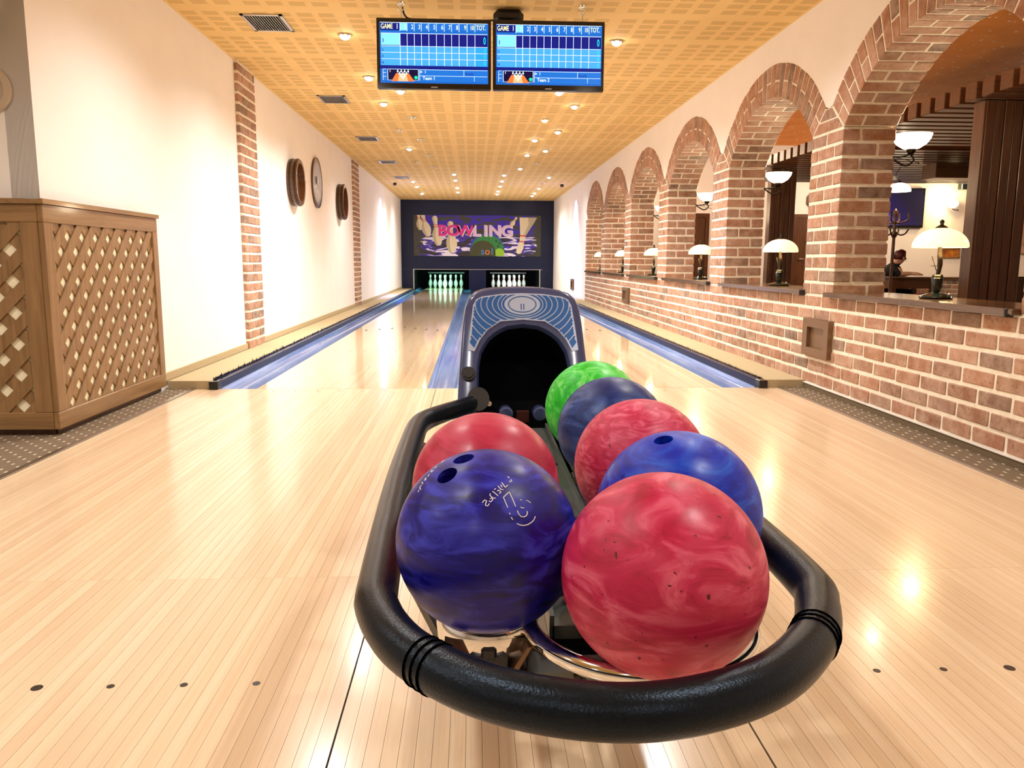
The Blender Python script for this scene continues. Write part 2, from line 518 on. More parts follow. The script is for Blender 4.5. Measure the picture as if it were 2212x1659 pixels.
# ---- kerbs with brush strip and end block
for sx, nm in ((-1, 'left'), (1, 'right')):
    a, b = sorted((sx * 1.742, sx * 2.0))
    k = MB().box(a, b, 0.0, YM, -0.02, 0.05).build('lane_kerb', 'carpet_beige', kind='structure', label='low beige carpeted kerb along the %s wall' % nm)
    a, b = sorted((sx * 1.690, sx * 1.742))
    MB().box(a, b, 0.05, YM, -0.02, 0.046).build('edge_strip', 'navy_panel', k)
    MB().cbox((sx * 1.716, 0.01, 0.02), (0.054, 0.085, 0.06), 0.004).build('end_block', 'black_gloss', k)
    br = MB(); rs = random.Random(5)
    for i in range(900):
        y = 0.06 + (i / 900) ** 1.6 * 9
        h = 0.010 + rs.random() * 0.012 + (0.02 if rs.random() < 0.02 else 0)
        x = sx * (1.735 + rs.uniform(-0.006, 0.006)); dx = rs.uniform(-0.006, 0.006)
        br.add([(x - 0.003, y - 0.006, 0.044), (x + 0.003, y + 0.006, 0.044), (x + dx, y, 0.046 + h)], [(0, 1, 2)])
    br.build('bristles', 'brush_bristle', k, kind='stuff', normals=False)
MB().box(-2.0, -1.86, -9, 0.0, -0.02, 0.001).box(-4.6, -2.0, -9, -1.24, -0.02, 0.001).build('carpet', 'carpet_dotted', loc=(0, 0, 0), kind='structure', label='brown carpet with pale dashes along the left of the approach')
MB().box(1.836, 2.0, -9, 0.0, -0.02, 0.001).build('carpet', 'carpet_dotted', loc=(0, 0, 0), kind='structure', label='brown carpet strip with pale dashes beside the brick wall')
bs = MB().box(1.984, 1.996, -9, -0.002, 0.0, 0.036).build('baseboard_right', 'carpet_dotted_side', loc=(0, 0, 0), kind='structure', label='dotted carpet skirting at the foot of the brick wall')
MB().box(1.980, 1.996, -9, -0.002, 0.036, 0.041).build('bead', 'white_paint', bs)
MB().box(XL, XL + 0.014, -0.04, YM, 0.05, 0.098).build('baseboard_left', 'carpet_beige', kind='structure', label='beige skirting along the foot of the left wall')
# ---- walls
MB().box(XL - 0.12, XL, -1.26, YM + 0.1, -0.05, ZC).build('wall_left', plaster, kind='structure', label='white plaster wall along the left lane')
MB().box(-4.6, XL - 0.0005, -1.26, -1.14, -0.05, ZC).build('wall_left_return', plaster, kind='structure', label='shaded white wall turning away at the left picture edge')
MB().box(-4.72, -4.6, -9, -1.14, -0.05, ZC).build('wall_left_rear', plaster, kind='structure', label='white wall of the seating area at the left')
MB().box(-4.72, 2.3, -9.12, -9, -0.05, ZC).build('wall_rear', plaster, kind='structure', label='white wall behind the bowlers')
MB().box(-4.72, 2.31, -9.12, 20.1, ZC, ZC + 0.06).build('ceiling', 'ceiling_ochre', loc=(0, 0, 0), kind='structure', label='ochre ceiling with groups of perforated squares')
# ---- bricks
BH, BP, BL = 0.0615, 0.0795, 0.2095
BC = {}
def brick(parent, c, s, taper=0.0, rx=0.0, name='brick'):
    k = (round(s[0], 3), round(s[1], 3), round(s[2], 3), round(taper, 3))
    if k not in BC:
        vr = []
        for q in range(4):
            b = MB().cbox((0, 0, 0), s, 0.0045, jit=0.0016)
            if taper:
                b.v = [(x, y * (1 + taper * z), z) for x, y, z in b.v]
            vr.append(b.mesh('brick', 'brick_clay', (0, 0, 0)))
        BC[k] = vr
    o = bpy.data.objects.new(name, random.choice(BC[k])); COL.objects.link(o); o.parent = parent
    o.location = Vector(c) - ORG[parent.name]
    o.rotation_euler = (rx, 0, 0)
    return o
def brick_box(parent, x0, x1, y0, y1, z0, z1):
    return brick(parent, ((x0 + x1) / 2, (y0 + y1) / 2, (z0 + z1) / 2), (x1 - x0, y1 - y0, z1 - z0))
XF = 1.994                                            # face of the bricks; mortar lies behind it
CK = [0.93 + 2.06 * k for k in range(-1, 5)]         # centres of the six arches
HW, ZS, RI, ZA, RO, TH = 0.815, 1.558, 1.064, 0.876, 1.284, 0.312
SILL = 0.592
YN, YE = -2.38, 10.17
wr = MB().box(XF + 0.004, XF + TH - 0.009, -9.0, YE - 0.01, -0.2, SILL - 0.001).build('wall_right', 'mortar', kind='structure', label='low red brick wall under the row of arches')
lb = []
for r in range(8):
    z1 = SILL - 0.008 - r * BP; z0 = max(z1 - BH, 0.0)
    y = YN - (0.11 if r % 2 else 0.0); rs = random.Random(r)
    while y < YE - 0.02:
        L = BL + rs.uniform(-0.006, 0.006)
        y1 = min(y + L, YE)
        if y1 - y > 0.04: lb.append((y, y1, z0, z1))
        y = y1 + 0.0125
NICHE = [(-0.352, 0.012, 0.219, 0.446), (5.79, 6.218, 0.231, 0.435)]
lb = [q for q in lb if not any(q[0] > n[0] - 0.02 and q[1] < n[1] + 0.02 and q[2] > n[2] - 0.02 and q[3] < n[3] + 0.02 for n in NICHE)]
lb = [q for q in lb if q[1] > -2.15 and (q[0] < 0 or q[3] > 0.04) and q[3] > 0.02]
lb.sort(key=lambda q: q[0])
for q in lb[:300]:
    brick_box(wr, XF + random.uniform(-0.0015, 0.0015), XF + 0.09, *q)
rest = MB()
for q in lb[300:]:
    rest.cbox((XF + 0.04, (q[0] + q[1]) / 2, (q[2] + q[3]) / 2), (0.08, q[1] - q[0], q[3] - q[2]), 0.0045, mi=random.randrange(1))
m2 = MATS['brick_clay'].copy(); m2.name = 'brick_clay_far'; MATS['brick_clay_far'] = m2
_gt = m2.node_tree; _gn = _gt.nodes.new('ShaderNodeNewGeometry')
for nd in _gt.nodes:
    if nd.type == 'OBJECT_INFO':
        for l in list(_gt.links):
            if l.from_node == nd:
                to = l.to_socket; _gt.links.remove(l); _gt.links.new(_gn.outputs['Random Per Island'], to)
rest.build('bricks', 'brick_clay_far', wr, kind='stuff', label='far bricks of the low wall')
# plaster above the arches
pl = MB(); N = 36
def zout(d): return ZA + math.sqrt(max(RO * RO - d * d, 0)) if abs(d) < 0.983 else 1.70
ys = []
for c in CK:
    ys += [c + 1.03 * (2 * i / N - 1) for i in range(N)]
ys.append(CK[-1] + 1.0)
ys = [YN] + [y for y in ys if y > YN] 
def zb(y):
    c = min(CK, key=lambda q: abs(q - y)); return zout(y - c)
for y0, y1 in zip(ys[:-1], ys[1:]):
    a, b = zb(y0 + 1e-4), zb(y1 - 1e-4)
    pl.add([(x, y, z) for x in (2.0, XF + TH) for (y, z) in ((y0, a), (y1, b), (y1, ZC), (y0, ZC))],
           [(0, 1, 2, 3), (7, 6, 5, 4), (0, 4, 5, 1)])
pl.build('plaster_band', plaster, wr, normals=False)
MB().box(2.0, XF + TH, -9.0, YN, SILL, ZC).build('plaster_band', plaster, wr)
MB().box(2.02, XF + TH, YE - 0.02, YM + 0.1, -0.05, ZC).build('wall_right_end', plaster, kind='structure', label='plain white wall between the last arch and the pins')
# arches
tn = 3
NV = 25; HA = math.asin(HW / RI)
for k, c in enumerate(CK):
    core = MB(); n = 30
    for i in range(n):
        a0, a1 = -HA + 2 * HA * i / n, -HA + 2 * HA * (i + 1) / n
        P = lambda a, R, x: (x, c + R * math.sin(a), ZA + R * math.cos(a))
        vs = [P(a, R, x) for x in (XF + 0.004, XF + TH - 0.008) for (a, R) in ((a0, RI + 0.003), (a1, RI + 0.003), (a1, RO + 0.0), (a0, RO + 0.0))]
        core.add(vs, [(0, 1, 2, 3), (7, 6, 5, 4), (0, 4, 5, 1)])
    tr = core.build('trim_%d' % tn, 'mortar', kind='structure', normals=False,
                    label='%s brick arch counted from the near end of the arcade' % ordinal(k)); tn += 1
    for i in range(NV):
        a = -HA + 2 * HA * (i + 0.5) / NV
        th = 2 * HA / NV
        def vous(r0, r1, x0, x1):
            rm = (r0 + r1) / 2
            w_ = rm * th - 0.0095
            brick(tr, ((x0 + x1) / 2, c + rm * math.sin(a), ZA + rm * math.cos(a)), (x1 - x0, w_, r1 - r0), taper=1 / rm * 1.1, rx=-a)
        xs_ = 0.205 if i % 2 else 0.1
        if i % 2:
            vous(RI, RO - 0.002 + (i % 4) * 0.002, XF, XF + xs_)
        else:
            vous(RI, RI + 0.104, XF, XF + xs_); vous(RI + 0.116, RO + 0.004, XF, XF + xs_)
        vous(RI, RI + 0.11, XF + xs_ + 0.011, XF + TH)
# piers
pe = [(YN, CK[0] - HW)] + [(CK[k] + HW, CK[k + 1] - HW) for k in range(5)] + [(CK[5] + HW, YE)]
for k, (y0, y1) in enumerate(pe):
    last = k == len(pe) - 1; first = k == 0
    lbl = 'brick pier at the near end of the arcade, cut by the right picture edge' if first else ('brick pier at the far end of the arcade' if last else '%s whole brick pier counted from the near end of the arcade' % ordinal(k - 1))
    core = MB().box(XF + 0.004, XF + TH - 0.009, y0 + 0.004, y1 - 0.004, SILL, ZS)
    if not last and not first:
        core.prism([(y0 + 0.004, ZS), (y1 - 0.004, ZS), ((y0 + y1) / 2 + 0.06, 1.70), ((y0 + y1) / 2 - 0.06, 1.70)], lambda u, v, w_: (XF + 0.0035 + w_, u, v), TH - 0.02)
    tr = core.build('trim_%d' % tn, 'mortar', kind='structure', label=lbl); tn += 1
    W = y1 - y0
    for r in range(12):
        z0 = SILL + 0.006 + r * 0.0805; z1 = z0 + BH + 0.002
        if last:
            brick_box(tr, XF, XF + (0.1 if r % 2 else 0.2), y0, y0 + 0.10, z0, z1)
            brick_box(tr, XF + (0.112 if r % 2 else 0.212), XF + TH, y0, y0 + 0.10, z0, z1)
            brick_box(tr, XF, XF + 0.1, y0 + 0.112, y1, z0, z1)
            continue
        if r % 2:
            h = (W - 0.012) / 2
            brick_box(tr, XF, XF + 0.1, y0, y0 + h, z0, z1)
            brick_box(tr, XF, XF + 0.1, y1 - h, y1, z0, z1)
            brick_box(tr, XF + 0.112, XF + TH, y0, y0 + 0.1, z0, z1)
        else:
            brick_box(tr, XF, XF + 0.2, y0, y0 + 0.1, z0, z1)
            brick_box(tr, XF, XF + 0.1, y0 + 0.112, y1 - 0.112, z0, z1)
            brick_box(tr, XF, XF + 0.2, y1 - 0.1, y1, z0, z1)
            brick_box(tr, XF + 0.212, XF + TH, y0, y0 + 0.1, z0, z1)
    if not last and not first:
        ym = (y0 + y1) / 2
        for s_ in (-1, 1):
            MB().prism([(ym + s_ * 0.005, ZS + 0.006), (ym + s_ * 0.195, ZS + 0.006), (ym + s_ * 0.125, ZS + 0.064), (ym + s_ * 0.005, ZS + 0.064)], lambda u, v, w_: (XF + w_, u, v), 0.1).build('brick', 'brick_clay', tr)
        MB().prism([(ym - 0.105, ZS + 0.076), (ym + 0.105, ZS + 0.076), (ym + 0.04, ZS + 0.135), (ym - 0.04, ZS + 0.135)], lambda u, v, w_: (XF + w_, u, v), 0.1).build('brick', 'brick_clay', tr)
# brick pilasters on the left wall
for (y0, y1, z0_, lbl) in ((1.80, 2.29, 0.05, 'flat brick pilaster on the left wall nearest the lattice box'), (8.0, 8.58, 0.05, 'flat brick pilaster on the left wall beyond the wall plates')):
    tr = MB().box(XL, XL + 0.025, y0 + 0.003, y1 - 0.003, z0_, ZC).build('trim_%d' % tn, 'mortar', kind='structure', label=lbl); tn += 1
    r = 0; z = z0_ + 0.004
    while z < ZC - 0.01:
        z1 = min(z + BH, ZC - 0.002); y = y0; first = True
        while y < y1 - 0.01:
            L = (0.1 if (r % 2 and first) else BL + random.uniform(-0.008, 0.008)); first = False
            e = min(y + L, y1)
            if y1 - e < 0.05: e = y1
            brick_box(tr, XL - 0.02, XL + 0.030, y, e, z, z1)
            y = e + 0.012
        z += BP; r += 1
# ---- masking unit and pit behind the pins
mu = empty('wall_end', (0, YM, 0), kind='structure', label='dark navy masking unit across the end of the lanes')
MB().box(XL, 2.02, YM, YM + 0.05, 0.552, ZC).build('panel', 'navy_panel', mu)
MB().box(XL, -1.722, YM, YM + 0.05, 0.05, 0.551).build('panel', 'navy_panel', mu)
MB().box(-0.234, 0.222, YM, YM + 0.05, 0.012, 0.551).build('panel', 'navy_panel', mu)
MB().box(1.712, 2.02, YM, YM + 0.05, 0.05, 0.551).build('panel', 'navy_panel', mu)
MB().box(-1.722, 1.712, YM - 0.012, YM, 0.548, 0.562).build('lip', 'steel_brushed', mu)
MB().tube([(-1.70, YM - 0.03, 0.0), (-1.70, YM - 0.03, 0.55)], 0.018, 8).tube([(1.66, YM - 0.03, 0.0), (1.66, YM - 0.03, 0.55)], 0.018, 8).build('post', 'steel_brushed', mu)
MB().box(-1.9, -1.75, YM + 0.05, 20, -0.1, 0.8).box(1.75, 1.9, YM + 0.05, 20, -0.1, 0.8).box(-0.18, 0.18, YM + 0.05, 20, 0.012, 0.8).box(-1.9, 1.9, 19.75, 20, -0.1, 0.8).box(-1.9, 1.9, YM + 0.05, 20, 0.8, 0.9).build('pit', 'black_void', mu)
for sx in (-1, 1):
    MB().box(sx * CL - 0.55, sx * CL + 0.55, 19.45, 19.5, 0.40, 0.44).build('rack_bar', 'black_plastic', mu)
# ---- restaurant beyond the arches
YB = 10.2
MB().box(XF + TH, 11.6, -4.0, YB, -0.26, -0.2).build('floor_restaurant', 'walnut_y', kind='structure', label='dark floor of the restaurant beyond the arches')
MB().box(XF + TH, 11.6, YB, YB + 0.1, -0.26, 2.95).build('wall_restaurant_far', plaster, kind='structure', label='cream far wall of the restaurant')
MB().box(11.6, 11.7, -4.0, YB + 0.1, -0.26, 2.95).build('wall_restaurant_side', plaster, kind='structure', label='cream outer wall of the restaurant')
MB().box(XF + TH, 11.7, -4.1, -4.0, -0.26, 2.95).build('wall_restaurant_near', plaster, kind='structure', label='cream near wall of the restaurant')
MB().box(XF + TH - 0.01, 11.7, -4.1, YB + 0.1, 2.95, 3.0).build('ceiling_restaurant', 'ceiling_star', loc=(0, 0, 2.95), kind='structure', label='orange restaurant ceiling with tiny pale stars')
MB().box(XF + TH, XF + TH + 0.02, -4.0, YB, ZC - 0.02, 2.95).build('wall_restaurant_upper', plaster, kind='structure', label='cream wall strip above the arches on the restaurant side')
# ================================================================== BALL RETURN
RX = 0.016                                            # centre line of the machine
br = empty('ball_return', (RX, -3.4, 0), 'blue grey ball return hood with a black padded rack in front', 'ball return')
def smooth_path(P, n=8, closed=False):
    out = []; P = [Vector(p) for p in P]
    for i in range(len(P) - 1):
        p0, p1, p2, p3 = P[max(i - 1, 0)], P[i], P[i + 1], P[min(i + 2, len(P) - 1)]
        for k in range(n):
            t = k / n
            out.append(0.5 * ((2 * p1) + (p2 - p0) * t + (2 * p0 - 5 * p1 + 4 * p2 - p3) * t * t + (3 * p1 - p0 - 3 * p2 + p3) * t ** 3))
    out.append(P[-1])
    return out
ZR = 0.4096
RAIL = [(-0.108, -2.775), (-0.165, -2.885), (-0.222, -2.995), (-0.249, -3.09), (-0.2535, -3.25), (-0.2507, -3.6), (-0.2367, -4.0), (-0.2257, -4.1001), (-0.1808, -4.1968), (-0.0974, -4.2738), (0.016, -4.3042),
        (0.1287, -4.2721), (0.2127, -4.1967), (0.2638, -4.1027), (0.282, -4.0), (0.2756, -3.6), (0.270, -3.25), (0.265, -3.09), (0.245, -2.995), (0.195, -2.885), (0.140, -2.775)]
rp = smooth_path([(x, y, ZR) for x, y in RAIL], 8)
rail = MB().tube(rp, [0.0215 + 0.0032 * min(1, min(i, len(rp) - 1 - i) / 20) for i in range(len(rp))], 20).build('rail', 'rail_black', br, smooth=60)
def nearest(pt):
    return min(range(1, len(rp) - 1), key=lambda i: (rp[i].x - pt[0]) ** 2 + (rp[i].y - pt[1]) ** 2)
for pt in ((-0.166, -4.216), (0.226, -4.178)):
    i = nearest(pt); d = (rp[i + 1] - rp[i - 1]).normalized()
    for q in (-1, 0, 1):
        c = rp[i] + d * (q * 0.0105)
        s_ = d.cross(V(0, 0, 1)).normalized()
        ring = [c + (s_ * math.cos(a) + V(0, 0, 1) * math.sin(a)) * 0.0245 for a in [2 * PI * j / 32 for j in range(32)]]
        MB().tube(ring, 0.0016, 6, closed=True).build('groove', 'groove_black', rail, smooth=60)
# carriage under the balls
MB().box(-0.026, 0.070, -4.02, -2.86, 0.335, 0.352).box(-0.03, -0.024, -4.02, -2.86, 0.335, 0.365).box(0.068, 0.074, -4.02, -2.86, 0.335, 0.365).build('track_plate', 'track_grey', br)
for y in (-3.62, -3.25):
    MB().box(-0.02, 0.062, y, y + 0.012, 0.352, 0.3535).build('track_joint', 'black_plastic', br)
for (xa, xb) in ((-0.163, -0.043), (0.092, 0.212)):
    for x in (xa, xb):
        MB().tube([(x, -3.98, 0.362), (x, -2.84, 0.362)], 0.009, 10).build('support_bar', 'chrome', br, smooth=60)
MB().torus((0.074, -4.045, 0.368), 0.130, 0.0105, 56, 12).build('lift_ring', 'chrome', br, smooth=60)
MB().lathe([(0.054, 0.345), (0.060, 0.345), (0.0615, 0.362), (0.0585, 0.370), (0.054, 0.362), (0.054, 0.345)], (-0.106, -4.018, 0.0), 40).build('lift_cup', 'chrome', br, smooth=50)
u = [(-0.050, 0.358), (-0.028, 0.318), (0.028, 0.318), (0.050, 0.358), (0.045, 0.358), (0.024, 0.324), (-0.024, 0.324), (-0.045, 0.358)]
MB().prism(u, lambda a, b, w_: (-0.106 + a, -4.085 + w_, b), 0.06).build('bracket', 'metal_bracket', br)
MB().box(-0.128, -0.084, -4.082, -4.04, 0.3245, 0.345).cbox((-0.105, -4.078, 0.348), (0.018, 0.01, 0.016), 0.003).build('clamp', 'black_plastic', br)
MB().box(-0.15, 0.17, -4.075, -4.00, 0.296, 0.316).box(-0.03, 0.07, -4.0, -2.95, 0.285, 0.333).box(-0.03, 0.05, -3.13, -3.03, 0.205, 0.29).build('cross_frame', 'black_plastic', br)
MB().box(-0.06, -0.01, -4.10, -4.05, 0.30, 0.335).box(0.0, 0.115, -4.13, -4.08, 0.315, 0.345).build('guard_plate', 'track_grey', br)
for (a, b) in (((-0.236, -3.80, 0.385), (-0.13, -4.02, 0.296)), ((0.270, -3.80, 0.385), (0.15, -4.02, 0.296)), ((-0.245, -3.2, 0.385), (-0.03, -3.25, 0.31)), ((0.265, -3.2, 0.385), (0.07, -3.25, 0.31))):
    MB().bar(a, b, 0.030, 0.016).build('arm', 'black_plastic', br)
MB().lathe([(0.0001, 0.0), (0.16, 0.0), (0.16, 0.012), (0.055, 0.02), (0.05, 0.06), (0.05, 0.21), (0.0001, 0.21)], (0.01, -3.08, 0.0), 28).build('pedestal', 'black_plastic', br, smooth=35)
# hood: outline in the plane of its sloping face
A0, B0 = V(0, -2.84, 0.38), V(0, -2.66, 0.72)
VV = (B0 - A0).normalized(); NN = V(1, 0, 0).cross(VV).normalized()     # NN points to the front
def HF(u, v, w_=0.0): return tuple(A0 + V(u, 0, 0) + VV * v + NN * w_)
def sym(P): return [(2 * RX - x, y) for x, y in reversed(P)]
OUTL = [(-0.170, -0.30), (-0.1675, 0.00), (-0.163, 0.12), (-0.1535, 0.2665), (-0.1475, 0.322), (-0.138, 0.352), (-0.120, 0.3715), (-0.095, 0.382), (-0.055, 0.3885), (RX, 0.3915)]
OUT = OUTL + sym(OUTL)[1:]
MOL = [(-0.109, -0.30), (-0.108, 0.084), (-0.106, 0.150), (-0.098, 0.1885), (-0.080, 0.2195), (-0.056, 0.2415), (-0.027, 0.2565), (RX, 0.2625)]
MO = MOL + sym(MOL)[1:]
def dense(P, n):
    """resample a polyline to n points by length"""
    L = [0.0]
    for a, b in zip(P[:-1], P[1:]): L.append(L[-1] + math.hypot(b[0] - a[0], b[1] - a[1]))
    out = []
    for i in range(n):
        s_ = L[-1] * i / (n - 1); k = max(j for j in range(len(L) - 1) if L[j] <= s_ + 1e-9)
        f = (s_ - L[k]) / max(L[k + 1] - L[k], 1e-9)
        out.append((P[k][0] + (P[k + 1][0] - P[k][0]) * f, P[k][1] + (P[k + 1][1] - P[k][1]) * f))
    return out
n = 61
Od, Md = dense(OUT, n), dense(MO, n)
hb = MB()
ctr = (RX, 0.12)
def sc2(P, s_): return [(ctr[0] + (x - ctr[0]) * s_, ctr[1] + (y - ctr[1]) * s_) for x, y in P]
layers = [[HF(u, v, -0.10) for u, v in Md], [HF(u, v, -0.012) for u, v in sc2(Md, 1.0)], [HF(u, v, 0.0) for u, v in sc2(Md, 1.05)], [HF(u, v, 0.0) for u, v in sc2(Od, 0.945)],
          [HF(u, v, -0.004) for u, v in sc2(Od, 0.975)], [HF(u, v, -0.014) for u, v in sc2(Od, 0.995)], [HF(u, v, -0.026) for u, v in Od],
          [(u, -2.42, 0.38 + v * VV.z - 0.01) for u, v in sc2(Od, 0.99)], [(RX + (u - RX) * 0.95, -2.12, 0.38 + v * VV.z * 0.96 - 0.045) for u, v in Od], [(RX + (u - RX) * 0.8, -2.02, 0.38 + v * VV.z * 0.8 - 0.06) for u, v in Od]]
vs = [p for L in layers for p in L]
fs = [(i * n + k, i * n + k + 1, (i + 1) * n + k + 1, (i + 1) * n + k) for i in range(len(layers) - 1) for k in range(n - 1)]
hb.add(vs, fs)
for i in range(n - 1): hb.m[i] = 1
hb.add(layers[-1], [tuple(range(n))])
hb.v = [(x, y, max(z, 0.0)) for x, y, z in hb.v]
hood = hb.build('hood', ['hood_grey', 'black_void'], br, smooth=50)
MB().prism([(-0.13, -0.35), (0.16, -0.35), (0.16, 0.30), (-0.13, 0.30)], lambda u, v, w_: HF(u, v, -0.16 + w_), 0.02).build('throat', 'black_void', br)
MB().prism([(-0.112, -0.28), (0.142, -0.28), (0.142, 0.06), (-0.112, 0.06)], lambda u, v, w_: HF(u, v, -0.07 + w_), 0.02).build('front_plate', 'black_void', br)
PAL = [(-0.1365, 0.190), (-0.1295, 0.2665), (-0.1225, 0.325), (-0.114, 0.343), (-0.098, 0.352), (-0.042, 0.3605), (RX, 0.363)]
PIN_ = [(-0.1185, 0.1865), (-0.104, 0.220), (-0.081, 0.251), (-0.046, 0.276), (RX, 0.2815)]
PAN = PAL + sym(PAL)[1:] + list(reversed(PIN_ + sym(PIN_)[1:]))
pan = MB().prism(PAN, lambda u, v, w_: HF(u, v, w_ + 0.0002), 0.002).build('decal_panel', 'hood_silver', hood)
def inside(pt, P):
    x, y = pt; r = False
    for (x1, y1), (x2, y2) in zip(P, P[1:] + P[:1]):
        if (y1 > y) != (y2 > y) and x < (x2 - x1) * (y - y1) / (y2 - y1) + x1: r = not r
    return r
cx_ = sum(u for u, v in PAN) / len(PAN)
# blue fields between the silver lines: radial cells of the ellipse family clipped to the panel
ec = (RX, 0.3283); KU, KV = 0.0496 / 225, 0.0302 / 95
fam = [(225, 95), (265, 116), (313, 136), (383, 158), (455, 182), (530, 218), (600, 272), (660, 345), (720, 430), (780, 520), (840, 620)]
blue = MB(); NA = 220
def inset(pt): return inside(pt, PAN) and all(inside((pt[0] + dx, pt[1] + dy), PAN) for dx, dy in ((0.0045, 0), (-0.0045, 0), (0, 0.004), (0, -0.004)))
for (r0, r1) in zip(fam[:-1], fam[1:]):
    a0, b0 = (r0[0] + 5) * KU, (r0[1] + 5) * KV; a1, b1 = (r1[0] - 7) * KU, (r1[1] - 5) * KV
    for i in range(NA):
        t0, t1 = 2 * PI * i / NA, 2 * PI * (i + 1) / NA
        for j in range(3):
            f0, f1 = j / 3, (j + 1) / 3
            q = [(ec[0] + (a0 + (a1 - a0) * f) * math.cos(t_), ec[1] + (b0 + (b1 - b0) * f) * math.sin(t_)) for f, t_ in ((f0, t0), (f0, t1), (f1, t1), (f1, t0))]
            mid = (sum(p[0] for p in q) / 4, sum(p[1] for p in q) / 4)
            if inset(mid): blue.flat(q, lambda u, v: HF(u, v, 0.0027))
blue.build('decal_bands', 'hood_blue', hood, normals=False)
ring = MB()
for i in range(64):
    t0, t1 = 2 * PI * i / 64, 2 * PI * (i + 1) / 64
    ring.flat([(ec[0] + a_ * KU * math.cos(t_), ec[1] + b_ * KV * math.sin(t_)) for a_, b_, t_ in ((170, 72, t0), (170, 72, t1), (182, 80, t1), (182, 80, t0))], lambda u, v: HF(u, v, 0.003))
for uu in (0.0127, 0.0200):
    ring.flat([(uu - 0.0012, 0.311), (uu + 0.0012, 0.311), (uu + 0.0012, 0.330), (uu - 0.0012, 0.330)], lambda u, v: HF(u, v, 0.003))
ring.build('emblem', 'hood_blue', hood, normals=False)
bt = MB()
for (r, w0) in ((0.0195, 0.012), (0.0135, 0.016)):
    P = [(-0.1355 + r * math.cos(2 * PI * i / 28), 0.120 + r * math.sin(2 * PI * i / 28)) for i in range(28)]
    bt.prism(P, lambda u, v, w_: HF(u, v, -0.004 + w_), w0)
bt.build('reset_button', 'black_plastic', hood, smooth=40)
for s_ in (-1, 1):
    P = [(RX + s_ * 0.125 + 0.03 * math.cos(2 * PI * i / 28), 0.048 + 0.034 * math.sin(2 * PI * i / 28)) for i in range(28)]
    MB().prism(P, lambda u, v, w_: HF(u, v, w_), 0.004).build('rail_socket', 'black_plastic', hood, smooth=40)
P = [(-0.079 + 0.0075 * math.cos(2 * PI * i / 16), 0.0505 + 0.0075 * math.sin(2 * PI * i / 16)) for i in range(16)]
MB().prism(P, lambda u, v, w_: HF(u, v, -0.05 + w_), 0.004).build('bolt', 'steel_brushed', br)
for uu in (-0.0354, 0.0556):
    c = V(*HF(uu, 0.022, -0.03)); e = c + V(0, -0.05, 0.004)
    MB().tube([c, e, e + V(0, -0.004, 0)], [0.019, 0.019, 0.014], 18).build('bumper', 'hood_grey', br, smooth=40)
MB().box(-0.004, 0.030, -2.80, -2.78, 0.355, 0.385).build('red_glow_box', mat('glow_red', srgb(60, 8, 6), 0.5), br)  # dull red box stands in for a red glow inside the mouth

# ================================================================== BALLS
BR = 0.1085
def ball_mat(name, dark, mid, light, sc=3.0, dist=2.2, speck=None, rough=0.36, rot=(0.4, 0.5, 0.2), stretch=(1, 1, 2.6)):
    m = mat(name, mid, rough, spec=0.4)
    t = NT(m); v = t.coord('Object', tuple(q / 0.2 for q in stretch), rot=rot)
    f = t.noise(v, sc, 5, 0.55, dist)
    f2 = t.noise(v, sc * 0.45, 2, 0.5, 1.0)
    c = t.ramp(f, [(0.30, dark), (0.48, mid), (0.66, light)])
    c = t.mix(t.ramp(f2, [(0.4, (0, 0, 0, 1)), (0.7, (0.7, 0.7, 0.7, 1))]), c, mid)
    if speck:
        g = t.noise(t.coord('Object'), 130, 2, 0.5)
        c = t.mix(t.ramp(g, [(0.27, (1, 1, 1, 1)), (0.31, (0, 0, 0, 1))]), c, speck)
    t.color(c)
    rg = t.ramp(t.noise(t.coord('Object'), 30, 4), [(0.3, (rough * 0.7,) * 3 + (1,)), (0.75, (rough * 1.6,) * 3 + (1,))])
    t.l(rg, t.b.inputs['Roughness'])
    return m
def make_ball(c, m, label, holes=()):
    b = MB().sphere((0, 0, 0), BR, 72, 40)
    o = b.build('bowling_ball', m, smooth=60, loc=(0, 0, 0))
    if holes:
        cut = MB()
        for h, r in holes:
            h = V(*h).normalized(); cut.tube([h * (BR - 0.05), h * (BR + 0.02)], r, 28)
        co = cut.build('cutter', m, loc=(0, 0, 0))
        md = o.modifiers.new('b', 'BOOLEAN'); md.object = co; md.operation = 'DIFFERENCE'; md.solver = 'EXACT'
        dg = bpy.context.evaluated_depsgraph_get()
        me = bpy.data.meshes.new_from_object(o.evaluated_get(dg))
        o.modifiers.clear(); o.data = me
        me.polygons.foreach_set('use_smooth', [True] * len(me.polygons)); me.set_sharp_from_angle(angle=math.radians(35))
        bpy.data.objects.remove(co)
    o.location = c; ORG[o.name] = Vector(c)
    return tag(o, label, 'bowling ball', 'bowling balls on the rack')
PK = (srgb(158, 20, 48), srgb(196, 40, 82), srgb(226, 104, 130))
make_ball((0.080, -4.130, 0.462), ball_mat('ball_pink_front', *PK, sc=2.2, speck=srgb(96, 24, 30), rot=(0.2, 0.9, 0.6)), 'pink marbled bowling ball at the very front of the rack')
bl = make_ball((-0.106, -4.018, 0.462), ball_mat('ball_indigo', srgb(4, 1, 52), srgb(14, 8, 128), srgb(54, 60, 196), sc=2.6, dist=1.6, rot=(0.5, 0.2, 0.9), stretch=(1, 1, 3.4)),
               'deep indigo bowling ball with two finger holes and engraved lettering', [((-0.255, -0.131, 0.958), 0.0125), ((-0.426, -0.346, 0.836), 0.0125), ((-0.72, 0.25, 0.64), 0.014)])
make_ball((-0.104, -3.784, 0.462), ball_mat('ball_rose', srgb(152, 20, 44), srgb(184, 40, 72), srgb(208, 80, 104), sc=1.4, rot=(1.4, 0.1, 0.2)), 'rose pink bowling ball behind the indigo ball on the left')
